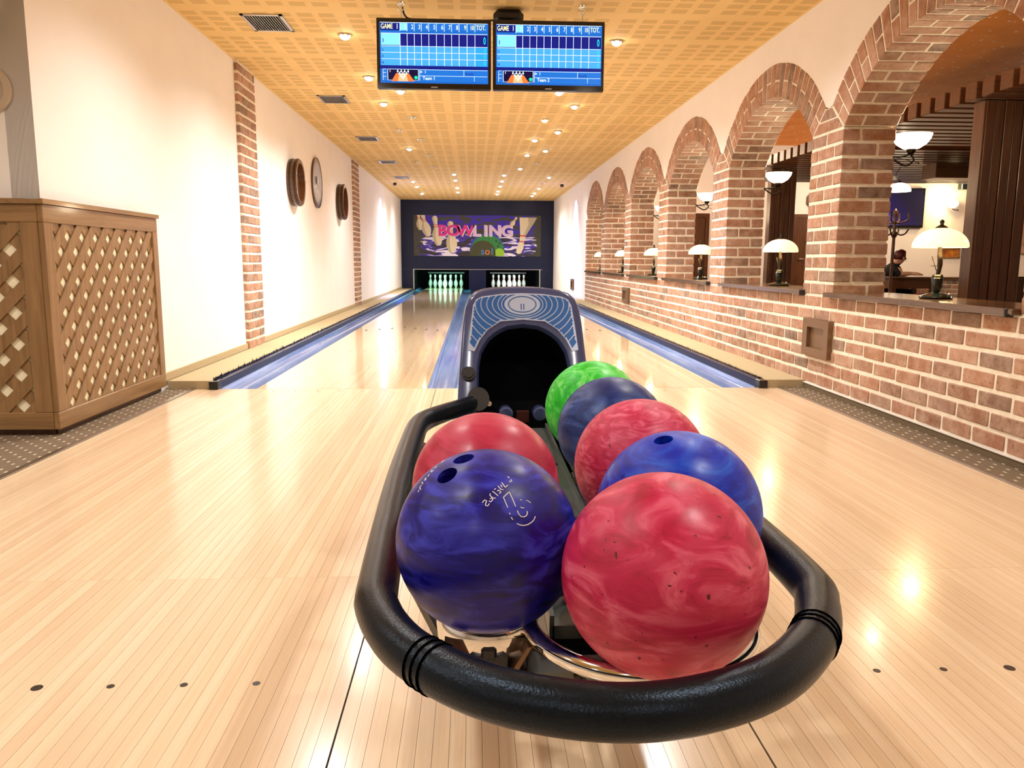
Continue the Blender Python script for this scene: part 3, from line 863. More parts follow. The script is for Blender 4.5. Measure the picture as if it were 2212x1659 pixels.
make_ball((0.150, -3.921, 0.462), ball_mat('ball_blue', srgb(0, 14, 128), srgb(4, 44, 184), srgb(30, 96, 216), sc=2.4, rot=(0.1, 0.3, 0.4)), 'bright blue bowling ball with one finger hole behind the front pink ball', [((-0.254, -0.162, 0.954), 0.0125)])
make_ball((0.152, -3.672, 0.462), ball_mat('ball_pink_speckled', srgb(166, 24, 58), srgb(198, 48, 86), srgb(222, 104, 132), sc=4.5, speck=srgb(120, 36, 44), rough=0.42), 'speckled pink bowling ball between the bright blue and navy balls')
make_ball((0.155, -3.380, 0.456), ball_mat('ball_navy', srgb(10, 24, 74), srgb(22, 48, 116), srgb(60, 92, 160), sc=1.8), 'dull navy blue bowling ball between the speckled pink and green balls')
make_ball((0.150, -3.155, 0.460), ball_mat('ball_green', srgb(10, 150, 24), srgb(44, 204, 50), srgb(140, 236, 130), sc=2.8, dist=3.0, stretch=(1, 1, 1.5)), 'bright green marbled bowling ball farthest back on the rack')
STR = [[(-0.061, -0.75, 0.658), (-0.038, -0.732, 0.68), (-0.017, -0.74, 0.673), (-0.029, -0.762, 0.647), (-0.027, -0.772, 0.635), (-0.006, -0.775, 0.632), (0.009, -0.759, 0.651)], [(0.006, -0.74, 0.673), (0.023, -0.748, 0.663), (0.044, -0.731, 0.681), (0.036, -0.717, 0.696), (0.015, -0.725, 0.689)], [(0.019, -0.682, 0.731), (0.016, -0.697, 0.717), (0.039, -0.713, 0.7), (0.056, -0.719, 0.693), (0.074, -0.715, 0.695)], [(0.043, -0.661, 0.749), (0.098, -0.697, 0.71)], [(0.061, -0.647, 0.76), (0.076, -0.636, 0.768)], [(0.09, -0.658, 0.747), (0.105, -0.646, 0.756), (0.129, -0.662, 0.739), (0.11, -0.676, 0.728)], [(0.098, -0.608, 0.788), (0.129, -0.638, 0.759), (0.153, -0.637, 0.756)], [(0.125, -0.593, 0.795), (0.142, -0.614, 0.777)], [(0.138, -0.567, 0.812), (0.172, -0.611, 0.773), (0.2, -0.582, 0.788)], [(0.204, -0.485, 0.851), (0.218, -0.499, 0.839)], [(0.22, -0.529, 0.819), (0.228, -0.547, 0.806)], [(0.236, -0.511, 0.827), (0.244, -0.536, 0.809)], [(0.192, -0.769, 0.61), (0.151, -0.702, 0.696), (0.212, -0.643, 0.736), (0.273, -0.742, 0.613)], [(0.209, -0.797, 0.567), (0.214, -0.806, 0.552)], [(0.223, -0.819, 0.529), (0.24, -0.829, 0.505)], [(0.28, -0.838, 0.468), (0.309, -0.836, 0.452), (0.351, -0.825, 0.442), (0.393, -0.805, 0.444), (0.43, -0.778, 0.458), (0.455, -0.753, 0.474), (0.472, -0.725, 0.501)], [(0.289, -0.764, 0.577), (0.3, -0.78, 0.549), (0.323, -0.788, 0.524), (0.35, -0.782, 0.516), (0.378, -0.765, 0.522), (0.391, -0.746, 0.54), (0.388, -0.732, 0.56)], [(0.321, -0.729, 0.605), (0.335, -0.732, 0.594), (0.359, -0.723, 0.591)], [(0.32, -0.68, 0.66), (0.335, -0.672, 0.66)], [(0.384, -0.657, 0.649), (0.408, -0.653, 0.638), (0.429, -0.656, 0.621)], [(-0.468, 0.089, 0.879), (-0.499, 0.056, 0.865)], [(-0.544, -0.007, 0.839), (-0.565, -0.037, 0.824)], [(-0.579, -0.065, 0.812), (-0.594, -0.098, 0.799), (-0.603, -0.031, 0.797)], [(-0.622, -0.099, 0.777), (-0.635, -0.141, 0.759)], [(-0.65, -0.154, 0.744), (-0.659, -0.171, 0.733), (-0.669, -0.159, 0.726), (-0.655, -0.124, 0.745)], [(-0.688, -0.155, 0.709), (-0.697, -0.163, 0.698), (-0.679, -0.208, 0.704)], [(-0.691, -0.208, 0.692), (-0.71, -0.202, 0.674), (-0.715, -0.231, 0.66), (-0.7, -0.274, 0.66)], [(-0.72, -0.246, 0.649), (-0.731, -0.264, 0.629)]]
eng = MB()
for s_ in STR:
    P = []
    for a, b in zip(s_[:-1], s_[1:]):
        for k in range(4): P.append((V(*a).lerp(V(*b), k / 4)).normalized())
    P.append(V(*s_[-1]).normalized())
    eng.tube([ORG[bl.name] + q * (BR + 0.00005) for q in P], 0.00055, 6)
eng.build('engraving', 'white_paint', bl, kind='stuff')
# ================================================================== LATTICE BOX (radiator cover round the corner)
lx = empty('lattice_cover', (-2.0, -1.33, 0), 'brown wooden lattice radiator cover wrapped round the left wall corner', 'radiator cover')
Y0, Y1, Z0, Z1, XP = -1.33, -0.07, 0.03, 1.025, -1.98
FR = 0.078
def frame_side():
    for (a, b, c, d, mt) in ((Y0, Y1, Z1 - FR, Z1, 'oak_y'), (Y0, Y1, Z0, Z0 + FR, 'oak_y'), (Y0, Y0 + FR, Z0 + FR, Z1 - FR, 'oak_z'), (Y1 - FR * 0.9, Y1, Z0 + FR, Z1 - FR, 'oak_z')):
        MB().cbox((XP - 0.0125, (a + b) / 2, (c + d) / 2), (0.025, b - a, d - c), 0.003).build('frame_rail', mt, lx)
frame_side()
XE = -3.1
for (a, b, c, d, mt) in ((XE, XP - 0.026, Z1 - FR, Z1, 'oak_x'), (XE, XP - 0.026, Z0, Z0 + FR, 'oak_x'), (XP - 0.026 - FR, XP - 0.026, Z0 + FR, Z1 - FR, 'oak_z'), (XE, XE + FR, Z0 + FR, Z1 - FR, 'oak_z')):
    MB().cbox(((a + b) / 2, Y0 + 0.0125, (c + d) / 2), (b - a, 0.025, d - c), 0.003).build('frame_rail', mt, lx)
MB().box(XP - 0.006, XP + 0.012, Y0 - 0.012, Y1 + 0.006, Z1, Z1 + 0.022).box(-2.05, XP - 0.006, Y0 - 0.012, Y1 + 0.006, Z1, Z1 + 0.020).box(XE, -2.05, Y0 - 0.012, -1.27, Z1, Z1 + 0.022).build('top_board', 'oak_y', lx)
MB().box(-2.015, XP - 0.03, Y0 + 0.04, Y1 - 0.01, 0.0, Z0).box(XE, -2.02, Y0 + 0.04, Y0 + 0.06, 0.0, Z0).build('plinth', 'walnut_y', lx)
def lattice(u0, u1, v0, v1, fm, mt1, mt2):
    """two crossed layers of laths clipped to the opening, each lath its own piece"""
    P, wd = 0.138, 0.051
    for layer, sg in ((0, 1), (1, -1)):
        lo, hi = (u0 - v1, u1 - v0) if sg > 0 else (u0 + v0, u1 + v1)
        q = math.floor(lo / P) * P
        while q < hi:
            hw = wd / 2 * math.sqrt(2)
            pts = []
            # strip between u - sg*v in (q-hw, q+hw), clipped to the rectangle (Sutherland-Hodgman)
            poly = [(u0, v0), (u1, v0), (u1, v1), (u0, v1)]
            for (s_, k) in ((1, q + hw), (-1, -(q - hw))):
                new = []
                f = lambda p: s_ * (p[0] - sg * p[1]) - k
                for a, b in zip(poly, poly[1:] + poly[:1]):
                    fa, fb = f(a), f(b)
                    if fa <= 0: new.append(a)
                    if (fa < 0) != (fb < 0) and abs(fa - fb) > 1e-12:
                        r = fa / (fa - fb); new.append((a[0] + (b[0] - a[0]) * r, a[1] + (b[1] - a[1]) * r))
                poly = new
                if not poly: break
            if len(poly) >= 3:
                dd = -0.006 - 0.0065 * layer
                MB().prism(poly, lambda u, v, w_: fm(u, v, dd - w_), 0.006).build('lath', mt1 if sg > 0 else mt2, lx)
            q += P
lattice(Y0 + FR, Y1 - FR * 0.9, Z0 + FR, Z1 - FR, lambda u, v, w_: (XP + w_, u, v), 'oak_z', 'oak_z')
lattice(XE + FR, XP - 0.026 - FR, Z0 + FR, Z1 - FR, lambda u, v, w_: (u, Y0 - w_, v), 'oak_z', 'oak_z')
MB().box(XP - 0.0245, XP - 0.0195, Y0 + 0.03, Y1 - 0.02, Z0 + 0.02, Z1 - 0.02).box(XE + 0.02, XP - 0.03, Y0 + 0.0195, Y0 + 0.0245, Z0 + 0.02, Z1 - 0.02).build('backing', 'lattice_backing', lx)
# ---- wall plates
def barrel(y, z, ry, depth, label):
    t_ = empty('barrel_end', (XL, y, z), label, 'wall decor', 'round pieces on the left wall')
    prof_out = [(ry * 0.80, 0.0), (ry, 0.0), (ry * 1.0, depth * 0.5), (ry * 0.97, depth), (ry * 0.82, depth), (ry * 0.80, depth * 0.3), (ry * 0.80, 0.0)]
    MB().lathe(prof_out, (XL, y, z), 40, axis='x').build('staves', 'walnut_x', t_, smooth=35)
    MB().lathe([(0.001, 0.0), (ry * 0.82, 0.0), (ry * 0.82, depth * 0.3), (0.001, depth * 0.3)], (XL, y, z), 40, axis='x').build('head', 'oak_z', t_, smooth=35)
    for f in (0.3, 0.78):
        MB().lathe([(ry * 1.0, depth * (f - 0.09)), (ry * 1.018, depth * (f - 0.09)), (ry * 1.012, depth * (f + 0.09)), (ry * 0.99, depth * (f + 0.09))], (XL, y, z), 40, axis='x').build('hoop', 'bronze_dark', t_, smooth=35)
    return t_
b1 = barrel(3.72, 1.59, 0.24, 0.10, 'deep dark barrel end with a pale tag, nearest of the round pieces')
MB().box(XL + 0.031, XL + 0.036, 3.68, 3.82, 1.52, 1.56).build('tag', 'paper', b1)
barrel(6.68, 1.60, 0.245, 0.10, 'deep brown barrel end next to the far pilaster')
pt = empty('wall_plate', (XL, 5.05, 1.71), 'flat round pewter plate between the two barrel ends', 'wall decor', 'round pieces on the left wall')
MB().lathe([(0.001, 0.0), (0.29, 0.0), (0.295, 0.018), (0.27, 0.022), (0.21, 0.014), (0.001, 0.014)], (XL, 5.05, 1.71), 44, axis='x').build('dish', m_plain_noise('pewter', srgb(120, 112, 120), srgb(176, 166, 172), 6, 0.25, metal=0.6), pt, smooth=35)
MB().lathe([(0.288, 0.0), (0.298, 0.0), (0.298, 0.024), (0.288, 0.024)], (XL, 5.05, 1.71), 44, axis='x').build('rim', 'walnut_x', pt, smooth=35)
MB().cbox((XL + 0.02, 5.05, 1.74), (0.012, 0.06, 0.09), 0.004).build('emblem', 'steel_brushed', pt)
MB().lathe([(0.001, -0.0005), (0.085, -0.0005), (0.10, -0.008), (0.094, -0.018), (0.07, -0.02), (0.062, -0.006), (0.001, -0.006)], (-2.195, -1.26, 1.505), 32, axis='y').build('wall_plate', mat('shadow_disc_beige', srgb(196, 180, 160), 0.5), smooth=35,
     label='pale round disc standing in for a curved shadow at the left picture edge', cat='wall decor', group='round pieces on the left wall')  # added disc in place of a faint curved shadow on the return wall
# ---- wall pockets
def niche(y0, y1, z0, z1, x, label):
    t_ = empty('wall_pocket', (x, (y0 + y1) / 2, z0), label, 'wall box', 'metal pockets in the right wall')
    f = 0.055; d = 0.03; e = min(0.05, (z1 - z0) * 0.22)
    MB().box(x - d, x + 0.012, y0, y0 + f * 1.2, z0, z1).box(x - d, x + 0.012, y1 - f * 1.2, y1, z0, z1).box(x - d, x + 0.012, y0 + f * 1.2, y1 - f * 1.2, z0, z0 + e).box(x - d, x + 0.012, y0 + f * 1.2, y1 - f * 1.2, z1 - e, z1).build('frame', 'metal_bracket', t_)
    MB().box(x - 0.008, x - 0.004, y0 + f, y1 - f, z0 + e, z1 - e).build('recess', 'metal_bracket', t_)
niche(*NICHE[0], XF, 'bronze coloured pocket in the brick wall under the first whole pier')
niche(*NICHE[1], XF, 'bronze coloured pocket far along the brick wall')
niche(12.0, 12.43, 0.18, 0.41, 2.02, 'small dark pocket in the white wall near the pins')
# ================================================================== CEILING FITTINGS
def vent(y, label):
    t_ = empty('ceiling_vent', (-1.49, y, ZC), label, 'vent', 'vents along the left of the ceiling')
    hx, hy = 0.135, 0.19
    MB().box(-1.49 - hx, -1.49 + hx, y - hy, y - hy + 0.022, ZC - 0.008, ZC - 0.0005).box(-1.49 - hx, -1.49 + hx, y + hy - 0.022, y + hy, ZC - 0.008, ZC - 0.0005).box(-1.49 - hx, -1.49 - hx + 0.022, y - hy, y + hy, ZC - 0.008, ZC - 0.0005).box(-1.49 + hx - 0.022, -1.49 + hx, y - hy, y + hy, ZC - 0.008, ZC - 0.0005).build('frame', 'steel_brushed', t_)
    MB().box(-1.49 - hx + 0.02, -1.49 + hx - 0.02, y - hy + 0.02, y + hy - 0.02, ZC - 0.002, ZC - 0.0006).build('backing', 'black_void', t_)
    for i in range(13):
        x = -1.49 - hx + 0.034 + i * (2 * hx - 0.068) / 12
        MB().bar((x, y - hy + 0.02, ZC - 0.006), (x, y + hy - 0.02, ZC - 0.006), 0.008, 0.002, up=(0.5, 0, 1)).build('slat', 'steel_brushed', t_)
    return t_
for i, y in enumerate((0.77, 3.33, 5.89, 8.38, 10.8)):
    vent(y, 'metal ceiling vent, %s from the front in the row of vents' % ordinal(i))
# ceiling spotlights
ON, OFF, WARM, COOL = 'lit', 'unlit', 'amber', 'cool white'
SPOTS = {
 'left outer': (-1.02, [(1.03, ON), (2.33, ON), (3.48, ON), (5.15, OFF), (6.76, ON), (8.31, OFF)]),
 'left inner': (-0.795, [(2.87, ON), (4.25, OFF), (5.87, OFF), (7.44, OFF), (8.99, OFF)]),
 'right inner': (0.685, [(2.82, ON), (4.30, WARM), (5.79, ON), (7.26, ON), (9.05, COOL)]),
 'right outer': (0.915, [(1.06, ON), (2.33, ON), (3.48, ON), (5.10, ON), (6.78, COOL), (8.25, OFF)]),
 'far left centre': (-0.465, [(10.05, COOL), (11.14, COOL), (12.84, ON), (13.9, ON)]),
 'far right centre': (0.45, [(10.12, COOL), (11.23, COOL), (12.32, COOL), (13.56, ON), (14.35, ON)]),
 'far left edge': (-1.32, [(10.37, OFF), (11.5, COOL), (12.6, ON), (14.4, ON)]),
 'far right edge': (1.31, [(10.44, COOL), (11.62, OFF), (12.77, COOL), (13.97, ON), (14.77, ON)]),
 'rear left unseen': (-1.0, [(-0.6, ON), (-2.4, ON), (-4.2, ON), (-6.5, ON)]),  # rear rows are out of view, added to light floor and balls
 'rear right unseen': (0.95, [(-0.6, ON), (-2.4, ON), (-4.2, ON), (-6.5, ON)]),
 'seating area unseen': (-2.9, [(-2.9, ON), (-4.4, ON), (-6.5, ON)]),  # unseen row, added to brighten the left return wall
}
RING = MB().lathe([(0.030, -0.001), (0.046, -0.001), (0.048, -0.008), (0.040, -0.014), (0.031, -0.012), (0.030, -0.001)], (0, 0, 0), 20).mesh('ring', 'chrome', (0, 0, 0), 40)
BULB = {k: MB().sphere((0, 0, -0.012), 0.034, 14, 8, sc=(1, 1, 0.7)).mesh('bulb', mm, (0, 0, 0), 60) for k, mm in ((ON, 'bulb_lit'), (OFF, 'bulb_off'), (WARM, 'bulb_warm'), (COOL, 'bulb_cool'))}
for row, (x, L) in SPOTS.items():
    for i, (y, st) in enumerate(L):
        t_ = empty('ceiling_spotlight', (x, y, ZC), '%s ceiling spotlight, %s from the front in the %s row' % (st, ordinal(i), row), 'ceiling light', 'ceiling spotlights')
        for nm, me in (('ring', RING), ('bulb', BULB[st])):
            o = bpy.data.objects.new(nm, me); COL.objects.link(o); o.parent = t_
        if st != OFF:
            e = {ON: SPOT_W, WARM: SPOT_W * 0.4, COOL: SPOT_W * 0.6}[st]
            c = {ON: SPOT_COL, WARM: (1, 0.7, 0.3), COOL: (0.85, 0.92, 1.0)}[st]
            if row.startswith('far'): e *= 0.6
            if row.startswith('rear'): e *= 1.0 if y > -1 else 0.5
            lamp('spot_beam', (x, y, ZC - 0.05), t_, e, c, 0.035, 'SPOT', math.radians(150), 0.9)
# two blue effect lights washing the far walls
for sx, nm in ((-1, 'left'), (1, 'right')):
    t_ = empty('effect_light', (sx * 1.72, 11.9, ZC), 'small blue effect light on the ceiling beside the far %s wall' % nm, 'ceiling light')
    MB().lathe([(0.03, -0.001), (0.036, -0.001), (0.036, -0.05), (0.03, -0.05), (0.03, -0.001)], (sx * 1.72, 11.9, ZC), 18).build('housing', 'black_plastic', t_, smooth=40)
    MB().lathe([(0.0001, -0.045), (0.03, -0.045)], (sx * 1.72, 11.9, ZC), 18).build('lens', mat('blue_lens_' + nm, (0.2, 0.3, 1, 1), 0.3, emit=2.0), t_)
    lamp('blue_beam', (sx * 1.72, 11.9, ZC - 0.07), t_, 420, (0.22, 0.28, 1.0), 0.03, 'SPOT', math.radians(75), 0.9, rot=(0, math.radians(sx * -14), 0))
# ================================================================== MONITORS
SCOL = dict(bg=(0.004, 0.10, 0.42), dark=(0.0, 0.006, 0.16), panel=(0.006, 0.13, 0.5), mid=(0.05, 0.32, 0.80), light=(0.20, 0.62, 1.0), white=(0.75, 0.9, 1.0), yellow=(0.62, 0.72, 0.10), lime=(0.85, 0.85, 0.35),
            cyan=(0.0, 0.60, 0.62), black=(0.0, 0.0, 0.03), orange=(0.85, 0.16, 0.03), tan=(0.9, 0.42, 0.2), green=(0.0, 0.75, 0.35), navy=(0.0, 0.01, 0.25), tot=(0.02, 0.30, 0.85))
for k, c in SCOL.items():
    mt_ = mat('screen_' + k, (0, 0, 0, 1), 0.2, spec=0.3, emit=1.35, ecol=c + (1,))
SK = list(SCOL)
def monitor(x0, x1, zt, zb_, y, label, team, tilt_right):
    t_ = empty('monitor', ((x0 + x1) / 2, y, zb_), label, 'monitor', 'score monitors hanging from the ceiling')
    W, H = x1 - x0, zt - zb_
    MB().cbox(((x0 + x1) / 2, y + 0.022, (zt + zb_) / 2), (W, 0.04, H), 0.004).build('casing', 'black_gloss', t_)
    MB().box(x0 + W * 0.2, x1 - W * 0.2, y + 0.042, y + 0.07, zb_ + H * 0.2, zt - H * 0.2).build('back_box', 'black_plastic', t_)
    sx0, sx1, sz0, sz1 = x0 + W * 0.028, x1 - W * 0.024, zb_ + H * 0.082, zt - H * 0.062
    fm = lambda u, v, d=0.0: (sx0 + (sx1 - sx0) * u, y + 0.0012 - d, sz1 - (sz1 - sz0) * v)
    b = MB()
    b.flat([(0, 0), (1, 0), (1, 1), (0, 1)], lambda u, v: fm(u, v), SK.index('bg'))
    R = lambda u0, v0, u1, v1, k, d=0.0006: b.flat([(u0, v0), (u1, v0), (u1, v1), (u0, v1)], lambda u, v: fm(u, v, d), SK.index(k))
    X = lambda px: (px - 150) / 935.0
    Yv = lambda py: (py - 185) / 530.0
    cols = [325, 385, 447, 508, 572, 637, 705, 768, 833, 902, 970, 1078]
    R(X(155), Yv(192), X(320), Yv(255), 'dark'); R(X(385), Yv(192), X(1078), Yv(255), 'panel'); R(X(322), Yv(192), X(384), Yv(255), 'light')
    R(X(155), Yv(186), X(1078), Yv(190), 'white')
    for c in cols[:-1]: R(X(c) - 0.0022, Yv(192), X(c) + 0.0022, Yv(262), 'white', 0.0009)
    R(X(155), Yv(268), X(1078), Yv(278), 'panel')
    R(X(158), Yv(282), X(1078), Yv(388), 'dark'); R(X(160), Yv(284), X(325), Yv(384), 'light', 0.0009)
    for (r0, r1) in ((396, 445), (452, 500), (508, 560)):
        R(X(160), Yv(r0), X(970), Yv(r1), 'mid'); R(X(972), Yv(r0), X(1078), Yv(r1), 'tot' if team == 1 else 'mid')
    for c in cols[:-1]: R(X(c) - 0.0022, Yv(284), X(c) + 0.0022, Yv(560), 'white', 0.0009)
    for r in (281, 392, 448, 504): R(X(158), Yv(r - 2), X(1078), Yv(r + 2), 'white', 0.0009)
    R(X(150), Yv(562), X(1085), Yv(590), 'dark')
    R(X(168), Yv(592), X(205), Yv(692), 'panel')
    for r in (594, 625, 658): R(X(172), Yv(r - 1.5), X(202), Yv(r + 1.5), 'white', 0.0009)
    R(X(172), Yv(594), X(175), Yv(690), 'white', 0.0009)
    R(X(212), Yv(592), X(480), Yv(690), 'white'); R(X(216), Yv(595), X(476), Yv(688), 'black', 0.0009)
    for (a, c_, d_, e_, k) in ((285, 315, 245, 300, 'orange'), (315, 345, 300, 345, 'tan'), (345, 370, 345, 390, 'tan'), (370, 395, 390, 445, 'orange')):
        b.flat([(X(a), Yv(630)), (X(c_), Yv(630)), (X(e_), Yv(700)), (X(d_), Yv(700))], lambda u, v: fm(u, v, 0.0012), SK.index(k))
    for (px, py) in ((300, 615), (330, 615), (360, 615), (390, 615), (315, 635), (345, 635), (375, 635), (328, 655), (360, 655), (345, 672)):
        for (rr, dy) in ((8, 0), (5, -13)):
            b.flat([(X(px + rr * math.cos(2 * PI * q / 10)), Yv(py + dy + rr * math.sin(2 * PI * q / 10))) for q in range(10)], lambda u, v: fm(u, v, 0.0015), SK.index('white'))
    b.flat([(X(457 + 15 * math.cos(2 * PI * q / 16)), Yv(666 + 15 * math.sin(2 * PI * q / 16))) for q in range(16)], lambda u, v: fm(u, v, 0.0015), SK.index('green'))
    R(X(490), Yv(594), X(1078), Yv(700), 'panel')
    for (u0, v0, u1, v1) in ((488, 594, 1078, 597), (488, 594, 491, 692), (488, 648, 1078, 651), (872, 594, 875, 648), (962, 648, 965, 692)):
        R(X(u0), Yv(v0), X(u1), Yv(v1), 'white', 0.0009)
    b.flat([(X(497), Yv(604)), (X(515), Yv(615)), (X(497), Yv(626))], lambda u, v: fm(u, v, 0.0012), SK.index('white'))
    b.build('screen', ['screen_' + k for k in SK], t_, normals=False)
    def put(s_, px, py, h, k, align='LEFT', wx=1.0):
        vs, fs = text2d(s_, 1.0, align, 0.012)
        kx = h * wx
        MB().add([fm(X(px + q[0] * kx), Yv(py - q[1] * h), 0.0018) for q in vs], fs).build('lettering', 'screen_' + k, t_, normals=False)
    put('GAME', 160, 242, 62, 'lime', wx=0.62); put('1', 290, 242, 62, 'white', wx=0.7)
    for i in range(10):
        put(str(i + 1), cols[i + 1] - 8, 242, 56, 'white' if i < 8 else 'lime', 'RIGHT', 0.62)
    put('TOT.', 980, 242, 60, 'lime', wx=0.62)
    put('0', 1064, 365, 88, 'cyan', 'RIGHT', 0.5)
    for yb in (439, 494, 552): put('0', 1064, yb, 50, 'cyan', 'RIGHT', 0.7)
    for i, yb in enumerate((362, 436, 491, 548)): put(str(i + 1), 166, yb, (52 if i == 0 else 32), 'navy')
    put('1', 226, 620, 30, 'white'); put('1', 530, 626, 34, 'white'); put('Team %d' % team, 515, 684, 42, 'white', wx=0.85); put('Km/h', 885, 640, 36, 'navy', wx=0.9)
    MB().cbox(((x0 + x1) / 2, y + 0.0, zb_ + H * 0.03), (0.04, 0.003, 0.006), 0.001).build('badge', 'steel_brushed', t_)
    return t_
YMON = 0.26
monitor(-0.712, -0.008, 2.262, 1.845, YMON, 'left hanging score monitor showing Team 1', 1, 0)
monitor(0.004, 0.700, 2.262, 1.845, YMON, 'right hanging score monitor showing Team 2', 2, 0)
for x, nm in ((-0.562, 'left'), (0.562, 'right')):
    t_ = empty('ceiling_hook', (x, YMON + 0.03, 2.262), 'chrome ceiling hook and ring above the %s monitor' % nm, 'hook', 'monitor hooks')
    MB().lathe([(0.0001, 2.345), (0.024, 2.348), (0.026, 2.3595), (0.0001, 2.3595)], (x, YMON + 0.03, 0), 18).build('base', 'chrome', t_, smooth=40)
    MB().tube([(x + 0.017 * math.cos(2 * PI * i / 24), YMON + 0.03, 2.327 + 0.017 * math.sin(2 * PI * i / 24)) for i in range(24)], 0.0035, 8, closed=True).build('ring', 'chrome', t_, smooth=60)
    MB().tube([(x, YMON + 0.03, 2.312), (x, YMON + 0.03, 2.262)], 0.004, 8).build('rod', 'white_paint', t_, smooth=60)
t_ = empty('camera_box', (0.10, YMON + 0.14, 2.25), 'black rounded box fixed behind the top of the monitors', 'equipment')
MB().cbox((0.105, YMON + 0.14, 2.315), (0.19, 0.10, 0.085), 0.028).build('body', 'black_plastic', t_)
MB().box(0.06, 0.14, YMON + 0.075, YMON + 0.14, 2.20, 2.28).build('bracket', 'black_plastic', t_)
MB().tube(smooth_path([(-0.552, YMON + 0.035, 2.34), (-0.54, YMON + 0.05, 2.29), (-0.48, YMON + 0.06, 2.27), (-0.2, YMON + 0.06, 2.266), (0.02, YMON + 0.08, 2.28)], 6), 0.006, 8).build('cable', 'black_plastic', smooth=60, label='black cable from the left ceiling hook along the monitor tops', cat='cable')
MB().tube([(-0.002, YMON - 0.004, 1.845), (-0.002, YMON - 0.004, 2.05)], 0.0025, 6).build('cable_cover', 'white_paint', label='thin pale strip between the two monitors', cat='strip')
# ================================================================== PINS
def pin_profile():
    P = [(0.0, 0.0), (0.0258, 0.0), (0.029, 0.008), (0.0359, 0.019), (0.0496, 0.057), (0.0582, 0.086), (0.0605, 0.1143), (0.0579, 0.1492), (0.0470, 0.1841), (0.0314, 0.2193), (0.0236, 0.2400), (0.0229, 0.2542), (0.0237, 0.2800), (0.0272, 0.3050), (0.0312, 0.3300), (0.0323, 0.3430), (0.0300, 0.3600), (0.0215, 0.3735), (0.010, 0.3795), (0.0, 0.3810)]
    return P
PP = pin_profile()
PINB = MB().lathe(PP, (0, 0, 0), 22).mesh('body', 'pin_white', (0, 0, 0), 60)
PINR = MB().lathe([(0.0242, 0.236), (0.0252, 0.236), (0.0245, 0.246), (0.0238, 0.246)], (0, 0, 0), 20).lathe([(0.0234, 0.262), (0.0244, 0.262), (0.0247, 0.272), (0.0236, 0.272)], (0, 0, 0), 20).mesh('band', 'pin_red', (0, 0, 0), 40)
PINS = [(0, 0, 'head pin at the very front'), (-0.1524, 0.264, 'pin left of centre in the second row'), (0.1524, 0.264, 'pin right of centre in the second row'), (-0.3048, 0.528, 'pin at the left of the third row'), (0, 0.528, 'pin hidden right behind the head pin'), (0.3048, 0.528, 'pin at the right of the third row'),
        (-0.4572, 0.792, 'pin at the left end of the back row'), (-0.1524, 0.792, 'pin left of centre in the back row'), (0.1524, 0.792, 'pin right of centre in the back row'), (0.4572, 0.792, 'pin at the right end of the back row')]
for sx, nm in ((-1, 'green lit left rack'), (1, 'right rack')):
    for (dx, dy, l) in PINS:
        t_ = empty('bowling_pin', (sx * CL + dx, 18.29 + dy, 0.0005), 'white %s of the %s' % (l, nm), 'bowling pin', 'bowling pins of the ' + nm)
        for q, me in (('body', PINB), ('band', PINR)):
            o = bpy.data.objects.new(q, me); COL.objects.link(o); o.parent = t_
    t_ = empty('pin_light', (sx * CL, 17.0, 0.74), 'tube light hidden above the pins of the %s' % nm, 'light')
    MB().tube([(sx * CL - 0.5, 17.0, 0.73), (sx * CL + 0.5, 17.0, 0.73)], 0.014, 10).build('tube', mat('tube_' + nm, (1, 1, 1, 1), 0.3, emit=4, ecol=((0.5, 1, 0.75, 1) if sx < 0 else (0.9, 1, 0.95, 1))), t_)
    ld = bpy.data.lights.new('tube_light', 'AREA'); ld.shape = 'RECTANGLE'; ld.size, ld.size_y = 1.0, 0.05; ld.energy = (46 if sx < 0 else 40) * LIGHT; ld.color = (0.42, 1.0, 0.72) if sx < 0 else (0.86, 1.0, 0.95)
    lo = bpy.data.objects.new('tube_light', ld); COL.objects.link(lo); lo.parent = t_; lo.location = (0, 0.02, -0.035); lo.rotation_euler = (math.radians(55), 0, 0); lo['kind'] = 'helper'
# ================================================================== POSTER
po = empty('poster', (0, YM - 0.01, 0.905), 'wide printed BOWLING banner with pins and a green ball on the masking unit', 'banner')
MB().box(-1.69, 1.68, YM - 0.012, YM - 0.002, 0.905, 1.973).build('sheet', 'navy_panel', po)
m = mat('poster_print', (0.03, 0.03, 0.02, 1), 0.35)
t = NT(m); tc = t.n('TexCoord'); xs = t.n('SeparateXYZ'); t.l(tc.outputs['Object'], xs.inputs[0])
vv = t.coord('Object', (1.1, 1, 4.2)); f = t.noise(vv, 1.9, 3, 0.55, 1.3); vv2 = t.coord('Object', (1.0, 1, 4.6), loc=(3, 1, 2)); f2 = t.noise(vv2, 1.6, 2, 0.5, 1.8)
zz = xs.outputs[2]
low = t.ramp(zz, [(0.50, (1, 1, 1, 1)), (0.60, (0, 0, 0, 1))])
xa = t.math('ABSOLUTE', xs.outputs[0])
edge = t.math('LESS_THAN', t.math('ADD', xa, t.math('MULTIPLY', f, 0.9)), 1.95)
top = t.mix(t.ramp(f, [(0.42, (0, 0, 0, 1)), (0.50, (1, 1, 1, 1))]), srgb(62, 62, 40), srgb(50, 22, 190))
lo_ = t.ramp(f2, [(0.0, srgb(48, 48, 40)), (0.47, srgb(44, 40, 46)), (0.49, srgb(60, 40, 170)), (0.55, srgb(78, 60, 200)), (0.57, srgb(236, 230, 244)), (1.0, srgb(250, 246, 252))], 'LINEAR')
c = t.mix(low, top, lo_)
c = t.mix(edge, srgb(62, 62, 44), c)
t.color(c)
PX = lambda cx: -1.69 + (cx - 320) * 0.0021195
PZ = lambda cy: 1.973 - (cy - 370) * 0.002054
